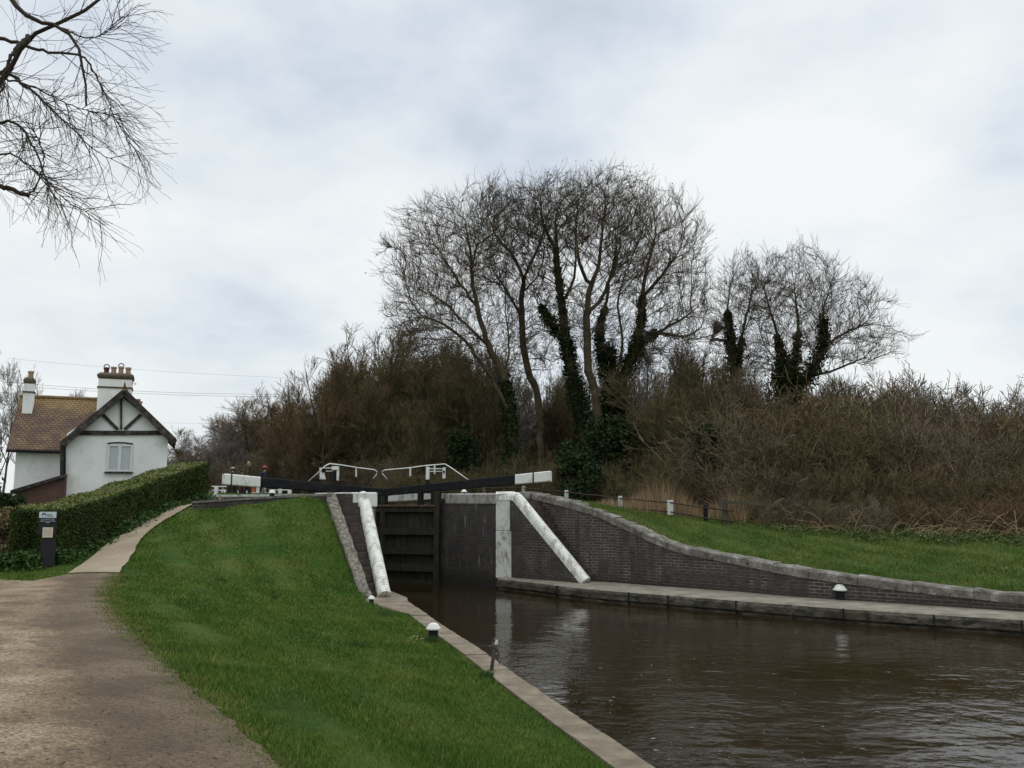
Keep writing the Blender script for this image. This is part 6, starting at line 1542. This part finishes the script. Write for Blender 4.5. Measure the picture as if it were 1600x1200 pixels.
T2, R2 = spawn(T1, R1, 4, .1, .95, .38, .6, 6, -.02, rng, wig=.11, rscale=.65, tip=.5, taper_len=.3); R2 = np.maximum(R2, .0018); tws.append(tubes(T2, R2, 3))
# long arching side shoots sweeping to the right
lo_ = polys[3:8, 8:30]; T3, R3 = spawn(lo_, np.full(lo_.shape[:2], .006), 12, .1, 1, .60, .6, 9, -.02, rng, wig=.09, rscale=.9, tip=.35, taper_len=.2); tws.append(tubes(T3, R3, 4))
T4, R4 = spawn(T3, R3, 3, .2, .95, .32, .5, 5, .0, rng, wig=.06, rscale=.6, tip=.5, taper_len=.3); R4 = np.maximum(R4, .0018); tws.append(tubes(T4, R4, 3))
V_, f_ = merge(tws); link('twigs', mesh_np('twigs', V_, f_), M['bark_dark'], e)

# ------------------------------------------------------------------ sky and light
w = bpy.data.worlds.new('World'); scene.world = w; w.use_nodes = True; nt = w.node_tree
bg = nt.nodes['Background']; out = nt.nodes['World Output']
SUN_EL, SUN_AZ = math.radians(48), math.radians(20)
sky = nt.nodes.new('ShaderNodeTexSky'); sky.sky_type = 'NISHITA'; sky.sun_disc = False; sky.sun_elevation = SUN_EL; sky.sun_rotation = SUN_AZ
tc = nt.nodes.new('ShaderNodeTexCoord')
sx = nt.nodes.new('ShaderNodeSeparateXYZ'); nt.links.new(tc.outputs['Generated'], sx.inputs[0])
# project the direction on a cloud layer: (x, y) / (z + k)
za = N(nt, 'ShaderNodeMath', operation='MAXIMUM'); nt.links.new(sx.outputs[2], za.inputs[0]); za.inputs[1].default_value = 0.0
zb_ = N(nt, 'ShaderNodeMath', operation='ADD'); nt.links.new(za.outputs[0], zb_.inputs[0]); zb_.inputs[1].default_value = 0.28
dv_ = N(nt, 'ShaderNodeVectorMath', operation='DIVIDE'); nt.links.new(tc.outputs['Generated'], dv_.inputs[0])
cb = nt.nodes.new('ShaderNodeCombineXYZ')
for k in range(3): nt.links.new(zb_.outputs[0], cb.inputs[k])
nt.links.new(cb.outputs[0], dv_.inputs[1])
mp = nt.nodes.new('ShaderNodeMapping'); nt.links.new(dv_.outputs[0], mp.inputs[0]); mp.inputs['Scale'].default_value = (1, 1, .3); mp.inputs['Location'].default_value = (3.4, 1.7, 0); mp.inputs['Rotation'].default_value = (0, 0, .5)
n1 = noise(nt, mp.outputs[0], 1.7, 7, 0.53); nn = nt.nodes[-1]
cl = ramp(nt, n1, [(0.30, (0.49, 0.56, 0.67)), (0.42, (0.68, 0.745, 0.825)), (0.50, (0.80, 0.85, 0.885)), (0.62, (0.91, 0.935, 0.935))])
# whiter towards the horizon
mr = N(nt, 'ShaderNodeMapRange'); nt.links.new(sx.outputs[2], mr.inputs[0]); mr.inputs[1].default_value = 0.0; mr.inputs[2].default_value = 0.32; mr.inputs[3].default_value = 0.6; mr.inputs[4].default_value = 0.0
cl = mixc(nt, mr.outputs[0], cl, (0.85, 0.885, 0.89))
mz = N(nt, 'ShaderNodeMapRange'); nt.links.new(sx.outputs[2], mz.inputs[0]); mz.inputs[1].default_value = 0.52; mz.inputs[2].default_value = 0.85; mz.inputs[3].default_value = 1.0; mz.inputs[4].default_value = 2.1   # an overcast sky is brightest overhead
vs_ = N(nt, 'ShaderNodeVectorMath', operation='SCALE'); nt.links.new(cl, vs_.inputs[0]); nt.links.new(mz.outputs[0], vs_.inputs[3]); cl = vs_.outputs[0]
sc_ = N(nt, 'ShaderNodeVectorMath', operation='SCALE'); nt.links.new(sky.outputs[0], sc_.inputs[0]); sc_.inputs[3].default_value = 0.08
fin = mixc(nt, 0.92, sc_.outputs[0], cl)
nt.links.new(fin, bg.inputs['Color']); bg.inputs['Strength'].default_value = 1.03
sun = bpy.data.lights.new('sun', 'SUN'); sun.energy = 0.6; sun.angle = math.radians(25); sun.color = (1, .96, .9)
so = bpy.data.objects.new('sun', sun); COL.objects.link(so)
dirv = Vector((math.sin(SUN_AZ) * math.cos(SUN_EL), math.cos(SUN_AZ) * math.cos(SUN_EL), math.sin(SUN_EL)))
so.rotation_euler = dirv.to_track_quat('Z', 'Y').to_euler()
scene.view_settings.view_transform = 'Standard'; scene.view_settings.look = 'None'; scene.view_settings.exposure = 0; scene.view_settings.gamma = 1
scene.view_settings.use_curve_mapping = False
scene.cycles.max_bounces = 6; scene.cycles.diffuse_bounces = 3; scene.cycles.transparent_max_bounces = 4
